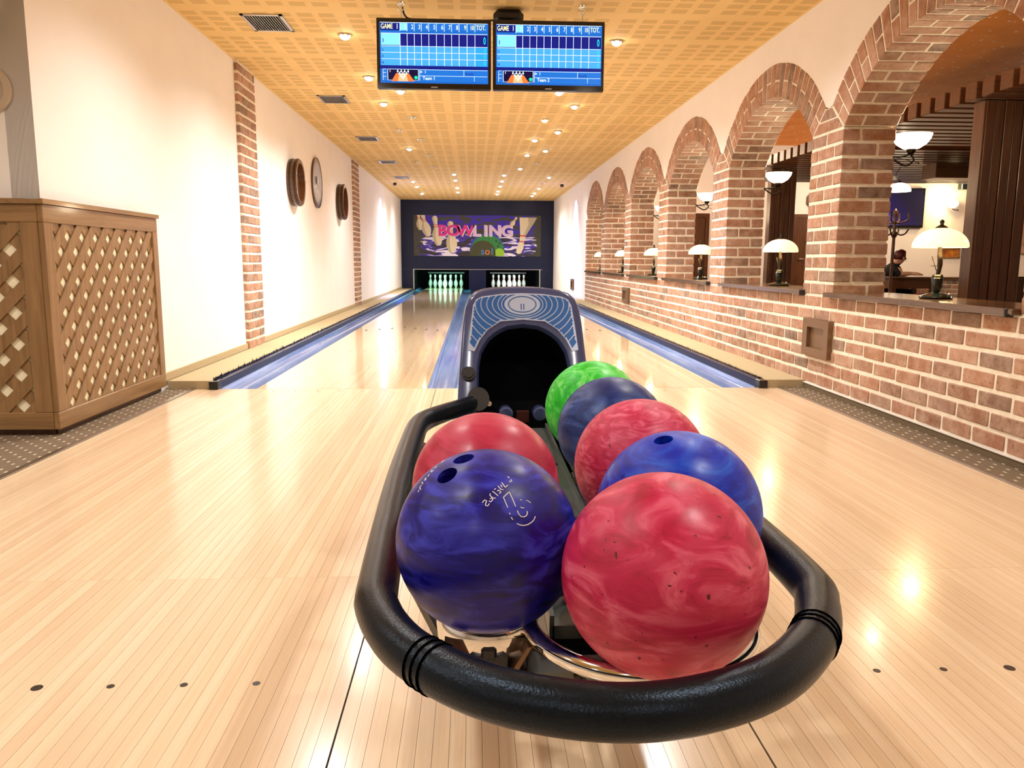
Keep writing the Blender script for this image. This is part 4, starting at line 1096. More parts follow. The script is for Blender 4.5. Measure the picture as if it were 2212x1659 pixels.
pf = lambda d: (lambda u, v: (PX(u), YM - 0.0122 - d, PZ(v)))
MB().flat([(321, 371), (1909, 371), (1909, 889), (321, 889)], pf(0.0006)).build('print', 'poster_print', po, normals=False)
mat('poster_cream', srgb(232, 222, 190), 0.4); mat('poster_shade', srgb(196, 186, 150), 0.4); mat('poster_red', srgb(222, 90, 70), 0.4)
mat('poster_pink', srgb(226, 50, 150), 0.4); mat('poster_lilac', srgb(226, 200, 240), 0.4); mat('poster_green', srgb(40, 130, 60), 0.4); mat('poster_olive', srgb(62, 66, 30), 0.4)
mat('poster_lime', srgb(150, 200, 40), 0.4); mat('poster_rim', srgb(36, 80, 180), 0.4); mat('poster_sky', srgb(60, 140, 220), 0.4); mat('poster_orange', srgb(230, 130, 60), 0.4); mat('poster_dark', srgb(30, 70, 40), 0.4)
PMN = ['poster_cream', 'poster_shade', 'poster_red', 'poster_pink', 'poster_lilac', 'poster_green', 'poster_olive', 'poster_lime', 'poster_rim', 'poster_sky', 'poster_orange', 'poster_dark', 'paper']
pb = MB()
def pin_shape(x0, y0, x1, y1, hw, clip_top=-1):
    """printed pin from head (x0,y0) to base (x1,y1); hw = belly half width"""
    a, b = Vector((x0, y0)), Vector((x1, y1)); L = (b - a).length; d = (b - a) / L; s_ = Vector((-d.y, d.x))
    L0 = 0.381
    pr = [(r / 0.0605 * hw, (L0 - z) / L0 * L) for r, z in reversed(PP)]
    P = [a + d * l + s_ * w_ for w_, l in pr] + [a + d * l - s_ * w_ for w_, l in reversed(pr)]
    P = [(p.x, min(max(p.y, 373), 886)) for p in P]
    pb.flat(P, pf(0.0012), 0)
    P2 = [a + d * l + s_ * w_ for w_, l in pr] + [a + d * l + s_ * (w_ * 0.35) for w_, l in reversed(pr)]
    pb.flat([(p.x, min(max(p.y, 373), 886)) for p in P2], pf(0.0016), 1)
    for f0, f1 in ((0.29, 0.315), (0.36, 0.385)):
        w0 = 0.026 / 0.0605 * hw
        q = [a + d * L * f0 + s_ * w0, a + d * L * f1 + s_ * w0, a + d * L * f1 - s_ * w0, a + d * L * f0 - s_ * w0]
        if all(375 < p.y < 885 for p in q): pb.flat([(p.x, p.y) for p in q], pf(0.0020), 2)
pin_shape(378, 330, 408, 560, 42)
pin_shape(425, 335, 505, 642, 56)
pin_shape(580, 380, 632, 755, 62)
pin_shape(776, 446, 800, 850, 68)
pin_shape(1605, 392, 1530, 505, 30)
# big pin falling over at the right, its base beyond the upper edge
bp = [(1640, 395), (1860, 395), (1830, 450), (1720, 625), (1700, 700), (1690, 790), (1660, 850), (1625, 860), (1600, 840), (1605, 780), (1640, 700), (1650, 620), (1645, 500)]
pb.flat(bp, pf(0.0012), 0); pb.flat([(1745, 395), (1860, 395), (1830, 450), (1720, 625), (1690, 620), (1755, 480)], pf(0.0016), 1)
pb.flat([(1648, 615), (1722, 622), (1716, 640), (1648, 635)], pf(0.002), 2); pb.flat([(1642, 690), (1702, 696), (1700, 712), (1638, 704)], pf(0.002), 2)
def pdisc(cx, cy, r, k, d, a0=0, a1=2 * PI, ymax=887):
    P = [(cx + r * math.cos(a0 + (a1 - a0) * i / 48), min(cy + r * math.sin(a0 + (a1 - a0) * i / 48), ymax)) for i in range(49)]
    pb.flat(P, pf(d), k)
pdisc(1235, 815, 217, 8, 0.0012); pdisc(1240, 828, 208, 5, 0.0016); pdisc(1180, 850, 160, 6, 0.0020); pdisc(1390, 850, 62, 7, 0.0020)
for q in ((1350, 695), (1392, 722), (1372, 762)): pdisc(q[0], q[1], 14, 11, 0.0024)
pb.build('artwork', PMN, po, normals=False)
for i, (ch, cx) in enumerate(zip('BOWLING', (680, 815, 965, 1100, 1215, 1330, 1480))):
    vs, fs = text2d(ch, 1.0, 'CENTER', 0.035)
    lt = MB().add([pf(0.0026)(cx + q[0] * 205, 628 - q[1] * 190) for q in vs], fs).build('letter', PMN[3 if i < 3 else 4], po, normals=False)
    MB().add([pf(0.0022)(cx + 10 + q[0] * 205, 634 - q[1] * 190) for q in vs], fs).build('letter_shadow', PMN[12 if i >= 2 else 4], lt, normals=False)
for ch, cx, k in (('s', 1180, 9), ('o', 1240, 10), ('l', 1298, 9)):
    vs, fs = text2d(ch, 1.0, 'CENTER'); MB().add([pf(0.0028)(cx + q[0] * 125, 868 - q[1] * 125) for q in vs], fs).build('letter', PMN[k], po, normals=False)
# ================================================================== SILLS AND THEIR LAMPS
ARCH = ['first', 'second', 'third', 'fourth', 'fifth', 'sixth']
for k, c in enumerate(CK):
    t_ = empty('window_sill', (2.14, c, SILL), 'dark polished wooden sill in the %s arch from the near end' % ARCH[k], 'sill', 'sills in the arches')
    ya, yb = c - HW + (0.075 if k == 0 else 0.004), c + HW + 0.05
    MB().cbox((2.15, (c - HW + c + HW) / 2, SILL + 0.0125), (0.375, 2 * HW - 0.004, 0.025), 0.004).build('board', 'sill_y', t_)
    MB().box(1.958, 1.992, ya - 0.03, yb, SILL - 0.004, SILL + 0.024).build('nosing', 'sill_y', t_)
    MB().cbox((1.975, ya - 0.037, SILL + 0.008), (0.036, 0.014, 0.036), 0.004).build('end_cap', 'black_plastic', t_)
LC = (2.16, -1.09, SILL + 0.0255)
def table_lamp(loc):
    r = empty('table_lamp', loc)
    x, y, z = loc
    MB().lathe([(0.0001, 0.0), (0.072, 0.0), (0.078, 0.006), (0.074, 0.014), (0.045, 0.022), (0.026, 0.028), (0.0001, 0.028)], loc, 28).build('foot', 'green_marble', r, smooth=40)
    MB().lathe([(0.013, 0.028), (0.017, 0.034), (0.022, 0.05), (0.026, 0.085), (0.028, 0.098), (0.024, 0.104), (0.026, 0.110), (0.020, 0.118), (0.0001, 0.118)], loc, 22).build('urn', 'green_marble', r, smooth=40)
    MB().tube(smooth_path([(x, y, z + 0.115), (x + 0.004, y - 0.004, z + 0.15), (x, y - 0.010, z + 0.19), (x, y, z + 0.235), (x, y, z + 0.345)], 4), [0.010] * 5 + [0.012] * 6 + [0.010] * 6, 10).build('stem', 'bronze_dark', r, smooth=60)
    sp = MB()
    for (a, b, e) in ((0.035, 0.030, 0.075), (0.018, 0.045, 0.085)):
        sp.tube(smooth_path([(x, y, z + 0.12), (x - a * 0.2, y + b * 0.5, z + 0.155), (x - a * 0.4, y + b, z + 0.12 + e)], 4), 0.0018, 6)
        sp.sphere((x - a * 0.4, y + b, z + 0.12 + e), 0.004, 8, 6)
    sp.torus((x, y + 0.028, z + 0.160), 0.020, 0.0015, 18, 6)
    sp.build('ornament', 'bronze_dark', r, smooth=60)
    MB().sphere((x + 0.036, y - 0.05, z + 0.022), 0.007, 10, 8).build('switch', 'steel_brushed', r, smooth=60)
    sh = [(0.126 * math.cos(a), 0.252 + 0.092 * math.sin(a)) for a in [PI / 2 * i / 9 for i in range(10)]]
    sh = sh[:-1] + [(0.016, sh[-1][1])]
    inner = [(q[0] - 0.004 if q[0] > 0.02 else q[0], q[1] - 0.004) for q in reversed(sh)]
    MB().lathe(sh + inner + [sh[0]], loc, 36).build('shade', 'glass_lit', r, smooth=50)
    MB().lathe([(0.030, 0.342), (0.022, 0.350), (0.010, 0.356), (0.007, 0.362), (0.011, 0.370), (0.009, 0.379), (0.0001, 0.384)], loc, 16).build('finial', 'bronze_dark', r, smooth=50)
    lamp('lamp_light', (x, y, z + 0.262), r, 5.0, (1.0, 0.74, 0.42), 0.03)
    return r
LY = [-1.09, 0.955, 3.04, 5.15, 7.25, 9.35]
for k, y in enumerate(LY):
    o = table_lamp(LC) if k == 0 else copy_tree(PROTO, (2.16, y, LC[2]))
    if k == 0: PROTO = o
    tag(o, 'domed glass table lamp standing on the sill of the %s arch' % ARCH[k], 'table lamp', 'table lamps on the sills')
# ---- bowl sconces behind the piers
def sconce(loc):
    r = empty('wall_sconce', loc); x, y, z = loc
    bo = [(0.018, -0.075), (0.045, -0.068), (0.080, -0.045), (0.102, -0.015), (0.110, 0.012)]
    MB().lathe(bo + [(a - 0.004, b) for a, b in reversed(bo)] + [bo[0]], loc, 32).build('bowl', 'bowl_lit', r, smooth=50)
    MB().lathe([(0.0001, -0.105), (0.016, -0.10), (0.026, -0.085), (0.028, -0.070), (0.0001, -0.070)], loc, 18).build('cup', 'bronze_dark', r, smooth=40)
    MB().tube(smooth_path([(x, y, z - 0.10), (x + 0.02, y, z - 0.135), (x - 0.03, y, z - 0.165), (x - 0.10, y, z - 0.13), (XF + TH + 0.004, y, z - 0.10)], 6), 0.006, 8).tube(smooth_path([(x, y, z - 0.10), (x - 0.06, y, z - 0.115), (XF + TH + 0.004, y, z - 0.115)], 5), 0.005, 8).build('arm', 'bronze_dark', r, smooth=60)
    for (a, b) in ((0.06, -0.115), (0.045, -0.15)):
        MB().tube([(x - 0.09, y, z - 0.118), (x + a, y - 0.01, z + b)], 0.002, 6).sphere((x + a, y - 0.01, z + b), 0.005, 8, 6).build('spike', 'bronze_dark', r, smooth=60)
    MB().lathe([(0.0001, 0.0), (0.03, 0.0), (0.03, 0.008), (0.0001, 0.012)], (XF + TH + 0.001, y, z - 0.115), 18, axis='x').build('wall_mount', 'bronze_dark', r, smooth=40)
    lamp('sconce_light', (x, y, z + 0.03), r, 26.0, (1.0, 0.82, 0.54), 0.05)
    return r
for k in range(1, 6):
    y0 = pe[k][0] + 0.035
    loc = (2.440, y0 + 0.04, 1.520)
    o = sconce(loc) if k == 1 else copy_tree(SPRO, loc)
    if k == 1: SPRO = o
    tag(o, 'glowing glass bowl sconce behind the %s whole brick pier' % ordinal(k - 1), 'wall lamp', 'bowl sconces behind the piers')
# ================================================================== PERGOLAS AND COLUMNS
X0 = 3.57
for nm, ya, n in (('near', 0.26, 16), ('far', 3.72, 18)):
    t_ = empty('pergola', (X0 + 2.4, ya, 1.98), 'stepped canopy of dark wooden beams round the %s wooden column' % nm, 'canopy')
    me = MB().cbox((2.4, 0, 0.0675), (4.8, 0.135, 0.125), 0.005).mesh('beam', 'walnut_x', (2.4, 0, 0))
    for i in range(n):
        o = bpy.data.objects.new('beam', me); COL.objects.link(o); o.parent = t_
        o.location = (0, i * 0.2 + 0.0, 0)
def column(x, y, wd, wy, label):
    t_ = empty('wood_column', (x, y, -0.2), label, 'column')
    MB().box(x - wd / 2 + 0.012, x + wd / 2 - 0.012, y - wy / 2 + 0.012, y + wy / 2 - 0.012, -0.2, 1.978).build('core', 'black_void', t_)
    n = 5; p = wd / n
    for s_ in (-1, 1):
        for i in range(n):
            a = -wd / 2 + p * (i + 0.5); d = 0.010 if i % 2 else 0.022
            MB().cbox((x + a, y + s_ * (wy / 2 - 0.002), 0.889), (p - 0.006, d, 2.178), 0.003).build('plank', 'walnut_z', t_)
        MB().cbox((x + s_ * (wd / 2 + 0.004), y, 0.889), (0.020, wy + 0.01, 2.178), 0.003).build('plank', 'walnut_z', t_)
    MB().box(x - wd / 2 - 0.02, x + wd / 2 + 0.02, y - wy / 2 - 0.02, y + wy / 2 + 0.02, -0.2, -0.06).build('base', 'walnut_x', t_)
column(3.84, 1.06, 0.36, 0.12, 'wood clad column seen through the first arch')
column(3.88, 5.47, 0.30, 0.12, 'wood clad column seen through the second arch')
MB().box(5.41, 8.6, 4.6, 4.9, 1.80, 1.975).build('ceiling_beam', 'walnut_x', label='dark boxed beam beyond the near column', cat='beam')
# ================================================================== BACK WALL OF THE RESTAURANT
t_ = empty('television', (7.8, YB - 0.06, 1.45), 'large wall television behind the coat stand', 'television')
MB().cbox((7.8, YB - 0.035, 1.82), (1.32, 0.06, 0.74), 0.006).build('casing', 'black_gloss', t_)
m = mat('tv_picture', (0.01, 0.008, 0.04, 1), 0.1)
t = NT(m); tc = t.n('TexCoord'); xs = t.n('SeparateXYZ'); t.l(tc.outputs['Object'], xs.inputs[0])
q_ = t.math('ADD', xs.outputs[0], t.math('MULTIPLY', xs.outputs[2], 0.9))
t.l(t.ramp(t.math('ADD', t.math('MULTIPLY', q_, 0.6), 0.3), [(0.0, (0.22, 0.16, 0.5, 1)), (0.42, (0.16, 0.1, 0.42, 1)), (0.45, (0.02, 0.01, 0.14, 1)), (0.75, (0.01, 0.012, 0.02, 1))]), t.b.inputs['Emission Color']); t.b.inputs['Emission Strength'].default_value = 0.5
MB().flat([(7.17, 1.50), (8.43, 1.50), (8.43, 2.16), (7.17, 2.16)], lambda u, v: (u, YB - 0.066, v)).build('screen', 'tv_picture', t_, normals=False)
def door(n_, x0, x1, top, label):
    t_ = empty('door_%d' % n_, ((x0 + x1) / 2, YB - 0.03, -0.2), label, None, None, 'structure')
    MB().box(x0 - 0.07, x0, YB - 0.05, YB, -0.2, top + 0.07).box(x1, x1 + 0.07, YB - 0.05, YB, -0.2, top + 0.07).box(x0, x1, YB - 0.05, YB, top, top + 0.07).build('door_frame', 'walnut_z', t_)
    MB().cbox(((x0 + x1) / 2, YB - 0.02, (top - 0.2) / 2), (x1 - x0 - 0.006, 0.035, top + 0.195), 0.004).build('leaf', 'walnut_z', t_)
    MB().tube([(x0 + 0.06, YB - 0.04, 0.85), (x0 + 0.06, YB - 0.08, 0.85), (x0 + 0.15, YB - 0.08, 0.85)], 0.009, 8).build('handle', 'steel_brushed', t_, smooth=60)
door(1, 6.02, 6.85, 1.62, 'dark wooden door right of the far column')
door(2, 3.46, 4.26, 1.62, 'dark wooden door seen through the third arch')
t_ = empty('wall_clock', (6.32, YB - 0.03, 1.86), 'octagonal wooden wall clock above the dark door', 'clock')
oc = [(6.32 + 0.14 * math.cos(PI / 8 + PI / 4 * i), 1.955 + 0.17 * math.sin(PI / 8 + PI / 4 * i)) for i in range(8)]
MB().prism(oc, lambda u, v, w_: (u, YB - 0.002 - w_, v), 0.04).build('case', 'walnut_z', t_)
MB().lathe([(0.0001, -0.046), (0.085, -0.046), (0.085, -0.042)], (6.32, YB, 1.955), 24, axis='y').build('face', 'paper', t_)
MB().box(6.316, 6.324, YB - 0.049, YB - 0.047, 1.955, 2.01).box(6.32, 6.36, YB - 0.049, YB - 0.047, 1.951, 1.959).build('hands', 'black_plastic', t_)
t_ = empty('wall_speaker', (9.18, YB - 0.08, 2.17), 'small dark speaker on a white bracket at the far wall', 'speaker')
MB().cbox((9.18, YB - 0.10, 2.265), (0.17, 0.14, 0.20), 0.01).build('cabinet', 'green_marble', t_)
MB().box(9.12, 9.24, YB - 0.09, YB, 2.37, 2.50).build('bracket', 'white_paint', t_)
t_ = empty('wall_lamp', (8.95, YB - 0.02, 1.75), 'glowing globe lamp on the far restaurant wall', 'wall lamp')
MB().sphere((8.95, YB - 0.16, 1.90), 0.10, 20, 14, sc=(1, 1, 0.85)).build('globe', 'bowl_lit', t_, smooth=60)
MB().tube(smooth_path([(8.95, YB - 0.16, 1.80), (9.02, YB - 0.16, 1.78), (9.10, YB - 0.08, 1.80), (9.16, YB - 0.01, 1.78)], 5), 0.008, 8).build('arm', 'bronze_dark', t_, smooth=60)
lamp('globe_light', (8.80, YB - 0.34, 1.98), t_, 20, (1.0, 0.74, 0.34), 0.08)
def picture(x0, x1, z0, z1, c, label, y=YB):
    t_ = empty('picture', ((x0 + x1) / 2, y, z0), label, 'picture', 'pictures on the far restaurant wall')
    f = 0.025
    MB().box(x0, x1, y - 0.03, y - 0.001, z0, z0 + f).box(x0, x1, y - 0.03, y - 0.001, z1 - f, z1).box(x0, x0 + f, y - 0.03, y - 0.001, z0, z1).box(x1 - f, x1, y - 0.03, y - 0.001, z0, z1).build('frame', 'oak_x', t_)
    MB().box(x0 + f, x1 - f, y - 0.012, y - 0.002, z0 + f, z1 - f).build('canvas', c, t_)
m_plain_noise('painting_orange', srgb(120, 44, 14), srgb(214, 140, 40), 9, 0.6)
m_plain_noise('painting_pale', srgb(210, 176, 150), srgb(150, 120, 104), 5, 0.6)
picture(8.90, 9.26, 0.88, 1.08, 'painting_orange', 'small orange painting under the globe lamp')
picture(10.12, 10.62, 0.96, 1.66, 'painting_pale', 'pale picture right of the near column')
picture(10.18, 10.60, 2.14, 2.42, 'painting_orange', 'brown picture high on the wall right of the near column')
t_ = MB().cbox((8.99, YB - 0.16, 0.655), (0.32, 0.2, 0.23), 0.008).build('wooden_box', 'walnut_x', label='wooden box standing on the brick partition', cat='box')
# brick partition
pa = MB().box(7.7, 11.0, 9.0, 9.30, -0.2, 0.50).build('partition_wall', 'mortar', kind='structure', label='low brick partition in front of the far wall')
for r in range(8):
    x = 7.66 - (0.11 if r % 2 else 0)
    while x < 9.7:
        brick_box(pa, max(x, 7.692), x + BL, 8.99, 9.06, 0.49 - 0.008 - r * BP - BH, 0.49 - 0.008 - r * BP)
        x += BL + 0.013
MB().cbox((9.35, 9.15, 0.52), (3.4, 0.40, 0.04), 0.005).build('partition_ledge', 'walnut_x', label='dark wooden ledge on the brick partition', cat='ledge')
for o in (t_,):
    o.location.y = 9.2; o.location.z = 0.5405
# booth bench behind the near column
t_ = empty('booth_bench', (6.3, 4.1, -0.2), 'dark wooden booth bench behind the near column', 'bench')
MB().cbox((6.35, 4.0, 0.22), (1.1, 0.06, 0.84), 0.01).build('back', 'walnut_x', t_)
MB().cbox((6.35, 4.28, 0.20), (1.1, 0.5, 0.07), 0.015).build('seat', 'walnut_x', t_)
for s_ in (-0.5, 0.5):
    MB().cbox((6.35 + s_, 4.28, -0.018), (0.06, 0.45, 0.364), 0.005).build('leg', 'walnut_z', t_)
# ---- pendant
t_ = empty('pendant_lamp', (5.195, 5.0, 1.67), 'white glass pendant lamp hanging in front of the television', 'pendant lamp')
sh = [(0.135 * math.cos(a), 1.672 + 0.105 * math.sin(a)) for a in [PI / 2 * i / 8 for i in range(9)]]
sh = sh[:-1] + [(0.012, sh[-1][1])]
MB().lathe(sh + [(max(a - 0.004, 0.008), b - 0.004) for a, b in reversed(sh)], (5.195, 5.0, 0), 28).build('shade', 'bowl_lit', t_, smooth=50)
MB().lathe([(0.03, 1.775), (0.02, 1.79), (0.006, 1.80), (0.0001, 1.80)], (5.195, 5.0, 0), 14).build('cap', 'bronze_dark', t_, smooth=40)
MB().tube(smooth_path([(5.195, 5.0, 1.80), (5.16, 5.0, 1.82), (5.14, 5.0, 1.88), (5.195, 5.0, 1.97)], 5), 0.004, 6).build('cord', 'bronze_dark', t_, smooth=60)
lamp('pendant_light', (5.195, 5.0, 1.69), t_, 10, (1.0, 0.84, 0.6), 0.05)
t_ = empty('projector', (5.24, 5.35, 1.83), 'small black and white projector under the canopy', 'projector')
MB().cbox((5.21, 5.35, 1.875), (0.09, 0.10, 0.07), 0.006).build('body', 'black_plastic', t_)
MB().cbox((5.29, 5.35, 1.865), (0.07, 0.10, 0.05), 0.006).build('side_cover', 'white_paint', t_)
MB().tube([(5.24, 5.35, 1.91), (5.24, 5.35, 1.985)], 0.008, 8).build('mount', 'bronze_dark', t_)
# ---- coat stand
t_ = empty('coat_stand', (5.17, 5.0, -0.2), 'dark bentwood coat stand in front of the seated person', 'coat stand')
MB().tube([(5.17, 5.0, -0.15), (5.17, 5.0, 1.40)], 0.019, 12).lathe([(0.019, 1.10), (0.034, 1.12), (0.034, 1.16), (0.022, 1.18)], (5.17, 5.0, 0), 14).lathe([(0.019, 1.36), (0.03, 1.40), (0.02, 1.44), (0.0001, 1.46)], (5.17, 5.0, 0), 14).build('pole', 'walnut_z', t_, smooth=50)
for i in range(4):
    a = PI / 4 + i * PI / 2
    d = V(math.cos(a), math.sin(a), 0)
    P = [V(5.17, 5.0, 1.17) + d * r + V(0, 0, h) for r, h in ((0.02, 0.0), (0.07, -0.035), (0.13, -0.02), (0.165, 0.04))]
    MB().tube(smooth_path(P, 5), 0.010, 8).build('hook', 'walnut_z', t_, smooth=60)
    P = [V(5.17, 5.0, 1.28) + d * r + V(0, 0, h) for r, h in ((0.02, 0.0), (0.09, 0.01), (0.16, 0.05), (0.15, 0.13))]
    MB().tube(smooth_path(P, 5), 0.010, 8).build('hook', 'walnut_z', t_, smooth=60)
    P = [V(5.17, 5.0, 0.0) + d * r + V(0, 0, h) for r, h in ((0.02, 0.12), (0.12, 0.08), (0.22, -0.10), (0.27, -0.192))]
    MB().tube(smooth_path(P, 5), 0.012, 8).build('leg', 'walnut_z', t_, smooth=60)
# ---- table with the seated person
TX, TY, TZ = 5.98, 6.15, 0.595
t_ = empty('restaurant_table', (TX, TY, -0.2), 'dark wooden restaurant table in front of the seated person', 'table')
MB().cbox((TX, TY, TZ - 0.015), (0.66, 0.54, 0.03), 0.005).build('tabletop', 'walnut_y', t_)
MB().box(TX - 0.30, TX + 0.30, TY - 0.25, TY - 0.23, TZ - 0.16, TZ - 0.03).box(TX - 0.30, TX + 0.30, TY + 0.23, TY + 0.25, TZ - 0.16, TZ - 0.03).box(TX - 0.30, TX - 0.28, TY - 0.25, TY + 0.25, TZ - 0.16, TZ - 0.03).box(TX + 0.28, TX + 0.30, TY - 0.25, TY + 0.25, TZ - 0.16, TZ - 0.03).build('apron', 'walnut_x', t_)
for a in (-0.28, 0.28):
    for b in (-0.23, 0.23):
        MB().cbox((TX + a, TY + b, (TZ - 0.03 - 0.2) / 2), (0.06, 0.06, TZ - 0.03 + 0.199), 0.004).build('leg', 'walnut_z', t_)
MB().cbox((TX + 0.16, TY - 0.10, TZ + 0.0025), (0.24, 0.17, 0.004), 0.001).build('paper_sheet', 'paper', label='white paper sheet on the table before the person', cat='paper')
t_ = empty('stool', (TX + 0.02, TY - 0.45, -0.2), 'round stool with a red seat in front of the table', 'stool')
MB().lathe([(0.0001, 0.26), (0.15, 0.26), (0.17, 0.28), (0.16, 0.33), (0.10, 0.37), (0.0001, 0.38)], (TX + 0.02, TY - 0.45, 0), 24).build('cushion', 'cloth_red', t_, smooth=50)
for i in range(4):
    a = PI / 4 + i * PI / 2
    MB().tube([(TX + 0.02 + 0.11 * math.cos(a), TY - 0.45 + 0.11 * math.sin(a), 0.265), (TX + 0.02 + 0.15 * math.cos(a), TY - 0.45 + 0.15 * math.sin(a), -0.197)], 0.015, 8).build('leg', 'walnut_z', t_, smooth=60)
t_ = empty('chair', (5.83, TY + 0.47, -0.2), 'dark wooden chair the person sits on', 'chair')
MB().cbox((5.83, TY + 0.47, 0.235), (0.42, 0.42, 0.04), 0.008).build('seat', 'walnut_y', t_)
MB().cbox((5.625, TY + 0.47, 0.55), (0.03, 0.40, 0.24), 0.008).build('backrest', 'walnut_y', t_)
for a in (-0.19, 0.19):
    for b in (-0.18, 0.18):
        MB().cbox((5.83 + a, TY + 0.47 + b, (0.43 if a < 0 else 0.214) / 2 - 0.1 + (0.0 if a < 0 else 0.0)), (0.035, 0.035, (0.43 if a < 0 else 0.214) + 0.198), 0.003).build('leg', 'walnut_z', t_)
# person: skeleton grown with Skin + Subdivision, then frozen to one mesh
PXo, PYo = 5.88, TY + 0.47
J = {  # joint: (x forward, y left/right, z, radius)
 'pelvis': (0.00, 0.0, 0.385, 0.130), 'waist': (0.03, 0.0, 0.50, 0.120), 'chest': (0.10, 0.0, 0.63, 0.140), 'neckb': (0.185, 0.0, 0.745, 0.070), 'neck': (0.225, 0.0, 0.785, 0.050),
 'skull': (0.285, 0.0, 0.865, 0.082), 'crown': (0.300, 0.0, 0.925, 0.070), 'jaw': (0.335, 0.0, 0.835, 0.050),
}
for s_, n_ in ((-1, 'r'), (1, 'l')):
    J['sh' + n_] = (0.16, 0.165 * s_, 0.695, 0.062); J['el' + n_] = (0.19 + 0.05 * s_, 0.19 * s_ - 0.10, 0.600 + (0.03 if s_ < 0 else 0), 0.042); J['wr' + n_] = (0.31 + 0.04 * s_, 0.06 * s_ - 0.27, 0.640, 0.026); J['hand' + n_] = (0.375 + 0.05 * s_, 0.055 * s_ - 0.31, 0.632, 0.027)
    J['hip' + n_] = (0.05, 0.095 * s_, 0.365, 0.095); J['kn' + n_] = (0.46, 0.12 * s_, 0.355, 0.062); J['an' + n_] = (0.44, 0.12 * s_, -0.13, 0.042); J['toe' + n_] = (0.58, 0.12 * s_, -0.165, 0.033)
    for q in range(5):
        ang = (q - 2) * 0.012
        if q == 0 or True:
            J['f%d%s' % (q, n_)] = (0.405 + 0.05 * s_ - (0.025 if q == 0 else 0), 0.055 * s_ - 0.325 + (q - 2) * 0.013, 0.626, 0.0085)
            J['g%d%s' % (q, n_)] = (0.437 + 0.05 * s_ - abs(q - 2) * 0.008 - (0.03 if q == 0 else 0), 0.055 * s_ - 0.335 + (q - 2) * 0.014, 0.612, 0.0075)
E_ = [('pelvis', 'waist'), ('waist', 'chest'), ('chest', 'neckb'), ('neckb', 'neck'), ('neck', 'skull'), ('skull', 'crown'), ('skull', 'jaw')]
for n_ in 'rl':
    E_ += [('chest', 'sh' + n_), ('sh' + n_, 'el' + n_), ('el' + n_, 'wr' + n_), ('wr' + n_, 'hand' + n_), ('pelvis', 'hip' + n_), ('hip' + n_, 'kn' + n_), ('kn' + n_, 'an' + n_), ('an' + n_, 'toe' + n_)]
    for q in range(5): E_ += [('hand' + n_, 'f%d%s' % (q, n_)), ('f%d%s' % (q, n_), 'g%d%s' % (q, n_))]
ks = list(J); me = bpy.data.meshes.new('person')
me.from_pydata([(PXo + J[k][0], PYo + J[k][1], J[k][2]) for k in ks], [(ks.index(a), ks.index(b)) for a, b in E_], [])
po_ = bpy.data.objects.new('person', me); COL.objects.link(po_)
sk = po_.modifiers.new('s', 'SKIN'); sk.use_smooth_shade = True
for k, d in zip(ks, me.skin_vertices[0].data):
    d.radius = (J[k][3], J[k][3]); d.use_root = (k == 'pelvis')
sb = po_.modifiers.new('u', 'SUBSURF'); sb.levels = sb.render_levels = 2
dg = bpy.context.evaluated_depsgraph_get()
bm_ = bpy.data.meshes.new_from_object(po_.evaluated_get(dg))
bpy.data.objects.remove(po_)
for k in ('cloth_black', 'skin', 'black_plastic'): bm_.materials.append(MATS[k])
base = V(PXo, PYo, -0.2)
for p in bm_.polygons:
    c = p.center; lx_ = c.x - PXo
    head = c.z > 0.775 and lx_ > 0.17
    fore = c.y - PYo < -0.16 and 0.50 < c.z < 0.72 and lx_ > 0.13
    p.material_index = 1 if (head or fore) else (2 if c.z < -0.09 else 0)
    p.use_smooth = True
for v_ in bm_.vertices: v_.co = v_.co - base
pr = bpy.data.objects.new('person', bm_); COL.objects.link(pr); pr.location = base; ORG['person'] = base
tag(pr, 'person in a black top with tied dark red hair bent over the table', 'person')
hx, hz = PXo + 0.285, 0.885
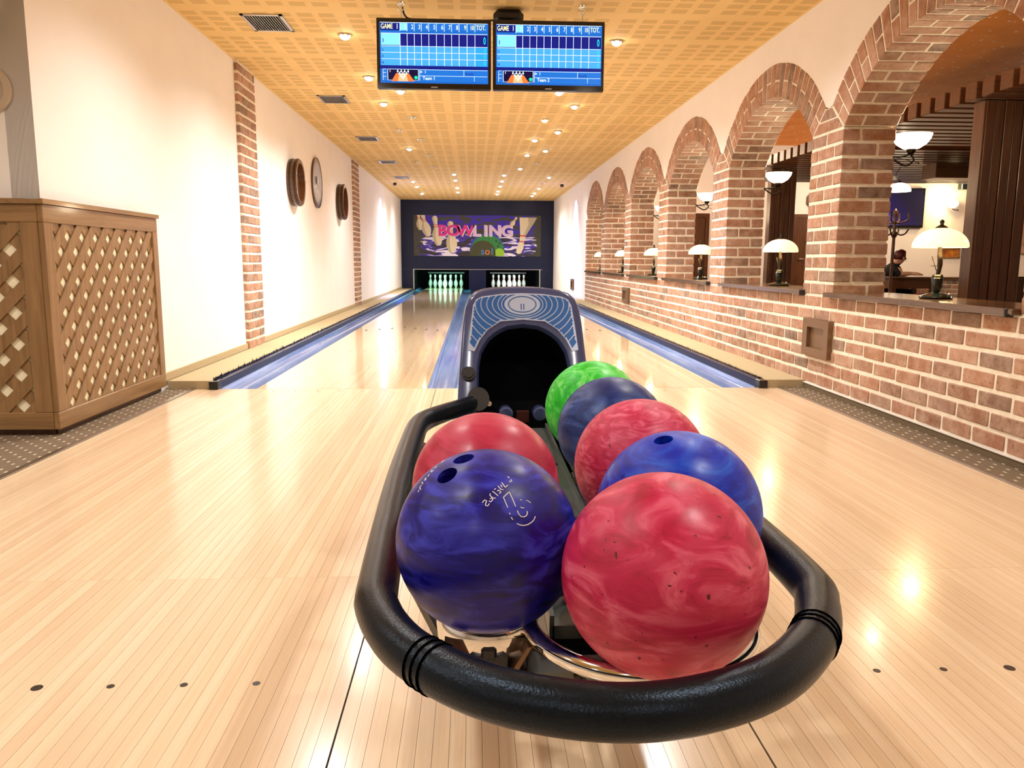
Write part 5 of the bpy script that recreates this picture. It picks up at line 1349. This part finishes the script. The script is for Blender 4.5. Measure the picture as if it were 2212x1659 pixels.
hair = MB().sphere((hx - 0.012, PYo, hz + 0.005), 0.099, 20, 14, sc=(1.0, 0.92, 1.0))
hair.v = [(x + (0.018 if z < hz - 0.02 and x > hx else 0) - (max(0, (x - hx - 0.035)) * 1.2 if z < hz + 0.055 else 0), y, z + (0.0 if z > hz - 0.045 else (hz - 0.045 - z) * 0.8)) for x, y, z in hair.v]
hair.build('hair', 'hair_red', pr, smooth=70)
MB().sphere((hx - 0.105, PYo, hz + 0.0), 0.036, 14, 10).build('hair_bun', 'hair_red', pr, smooth=70)
MB().add([(hx + 0.062, PYo - 0.012, hz - 0.042), (hx + 0.062, PYo + 0.012, hz - 0.042), (hx + 0.092, PYo, hz - 0.046), (hx + 0.062, PYo, hz - 0.005)], [(0, 1, 2), (0, 3, 2), (1, 3, 2), (0, 3, 1)]).build('nose', 'skin', pr)
for s_ in (-1, 1):
    MB().sphere((hx + 0.047, PYo + s_ * 0.028, hz - 0.018), 0.0065, 10, 8).build('eye', 'black_gloss', pr, smooth=60)
    MB().sphere((hx - 0.005, PYo + s_ * 0.086, hz - 0.03), 0.022, 10, 8, sc=(0.7, 0.4, 1.1)).build('ear', 'skin', pr, smooth=60)
MB().box(hx + 0.066, hx + 0.0765, PYo - 0.02, PYo + 0.02, hz - 0.066, hz - 0.061).build('mouth', 'cloth_red', pr)
# fill lights added to brighten the restaurant: unseen pendants under its ceiling
for i, (x, y) in enumerate(((6.8, 0.0), (8.4, 6.8), (3.2, 7.6), (6.6, 8.6))):
    t_ = empty('pendant_lamp', (x, y, 2.45), 'unseen glass pendant added under the starry ceiling, %s from the near wall' % ordinal(i), 'pendant lamp', 'unseen restaurant pendants')
    MB().lathe([(0.012, 2.60), (0.06, 2.57), (0.12, 2.50), (0.13, 2.46), (0.126, 2.46), (0.056, 2.566), (0.008, 2.595)], (x, y, 0), 24).build('shade', 'bowl_lit', t_, smooth=50)
    MB().tube([(x, y, 2.60), (x, y, 2.95)], 0.004, 6).build('cord', 'bronze_dark', t_)
    lamp('pendant_light', (x, y, 2.45), t_, 95, (1.0, 0.84, 0.62), 0.08)
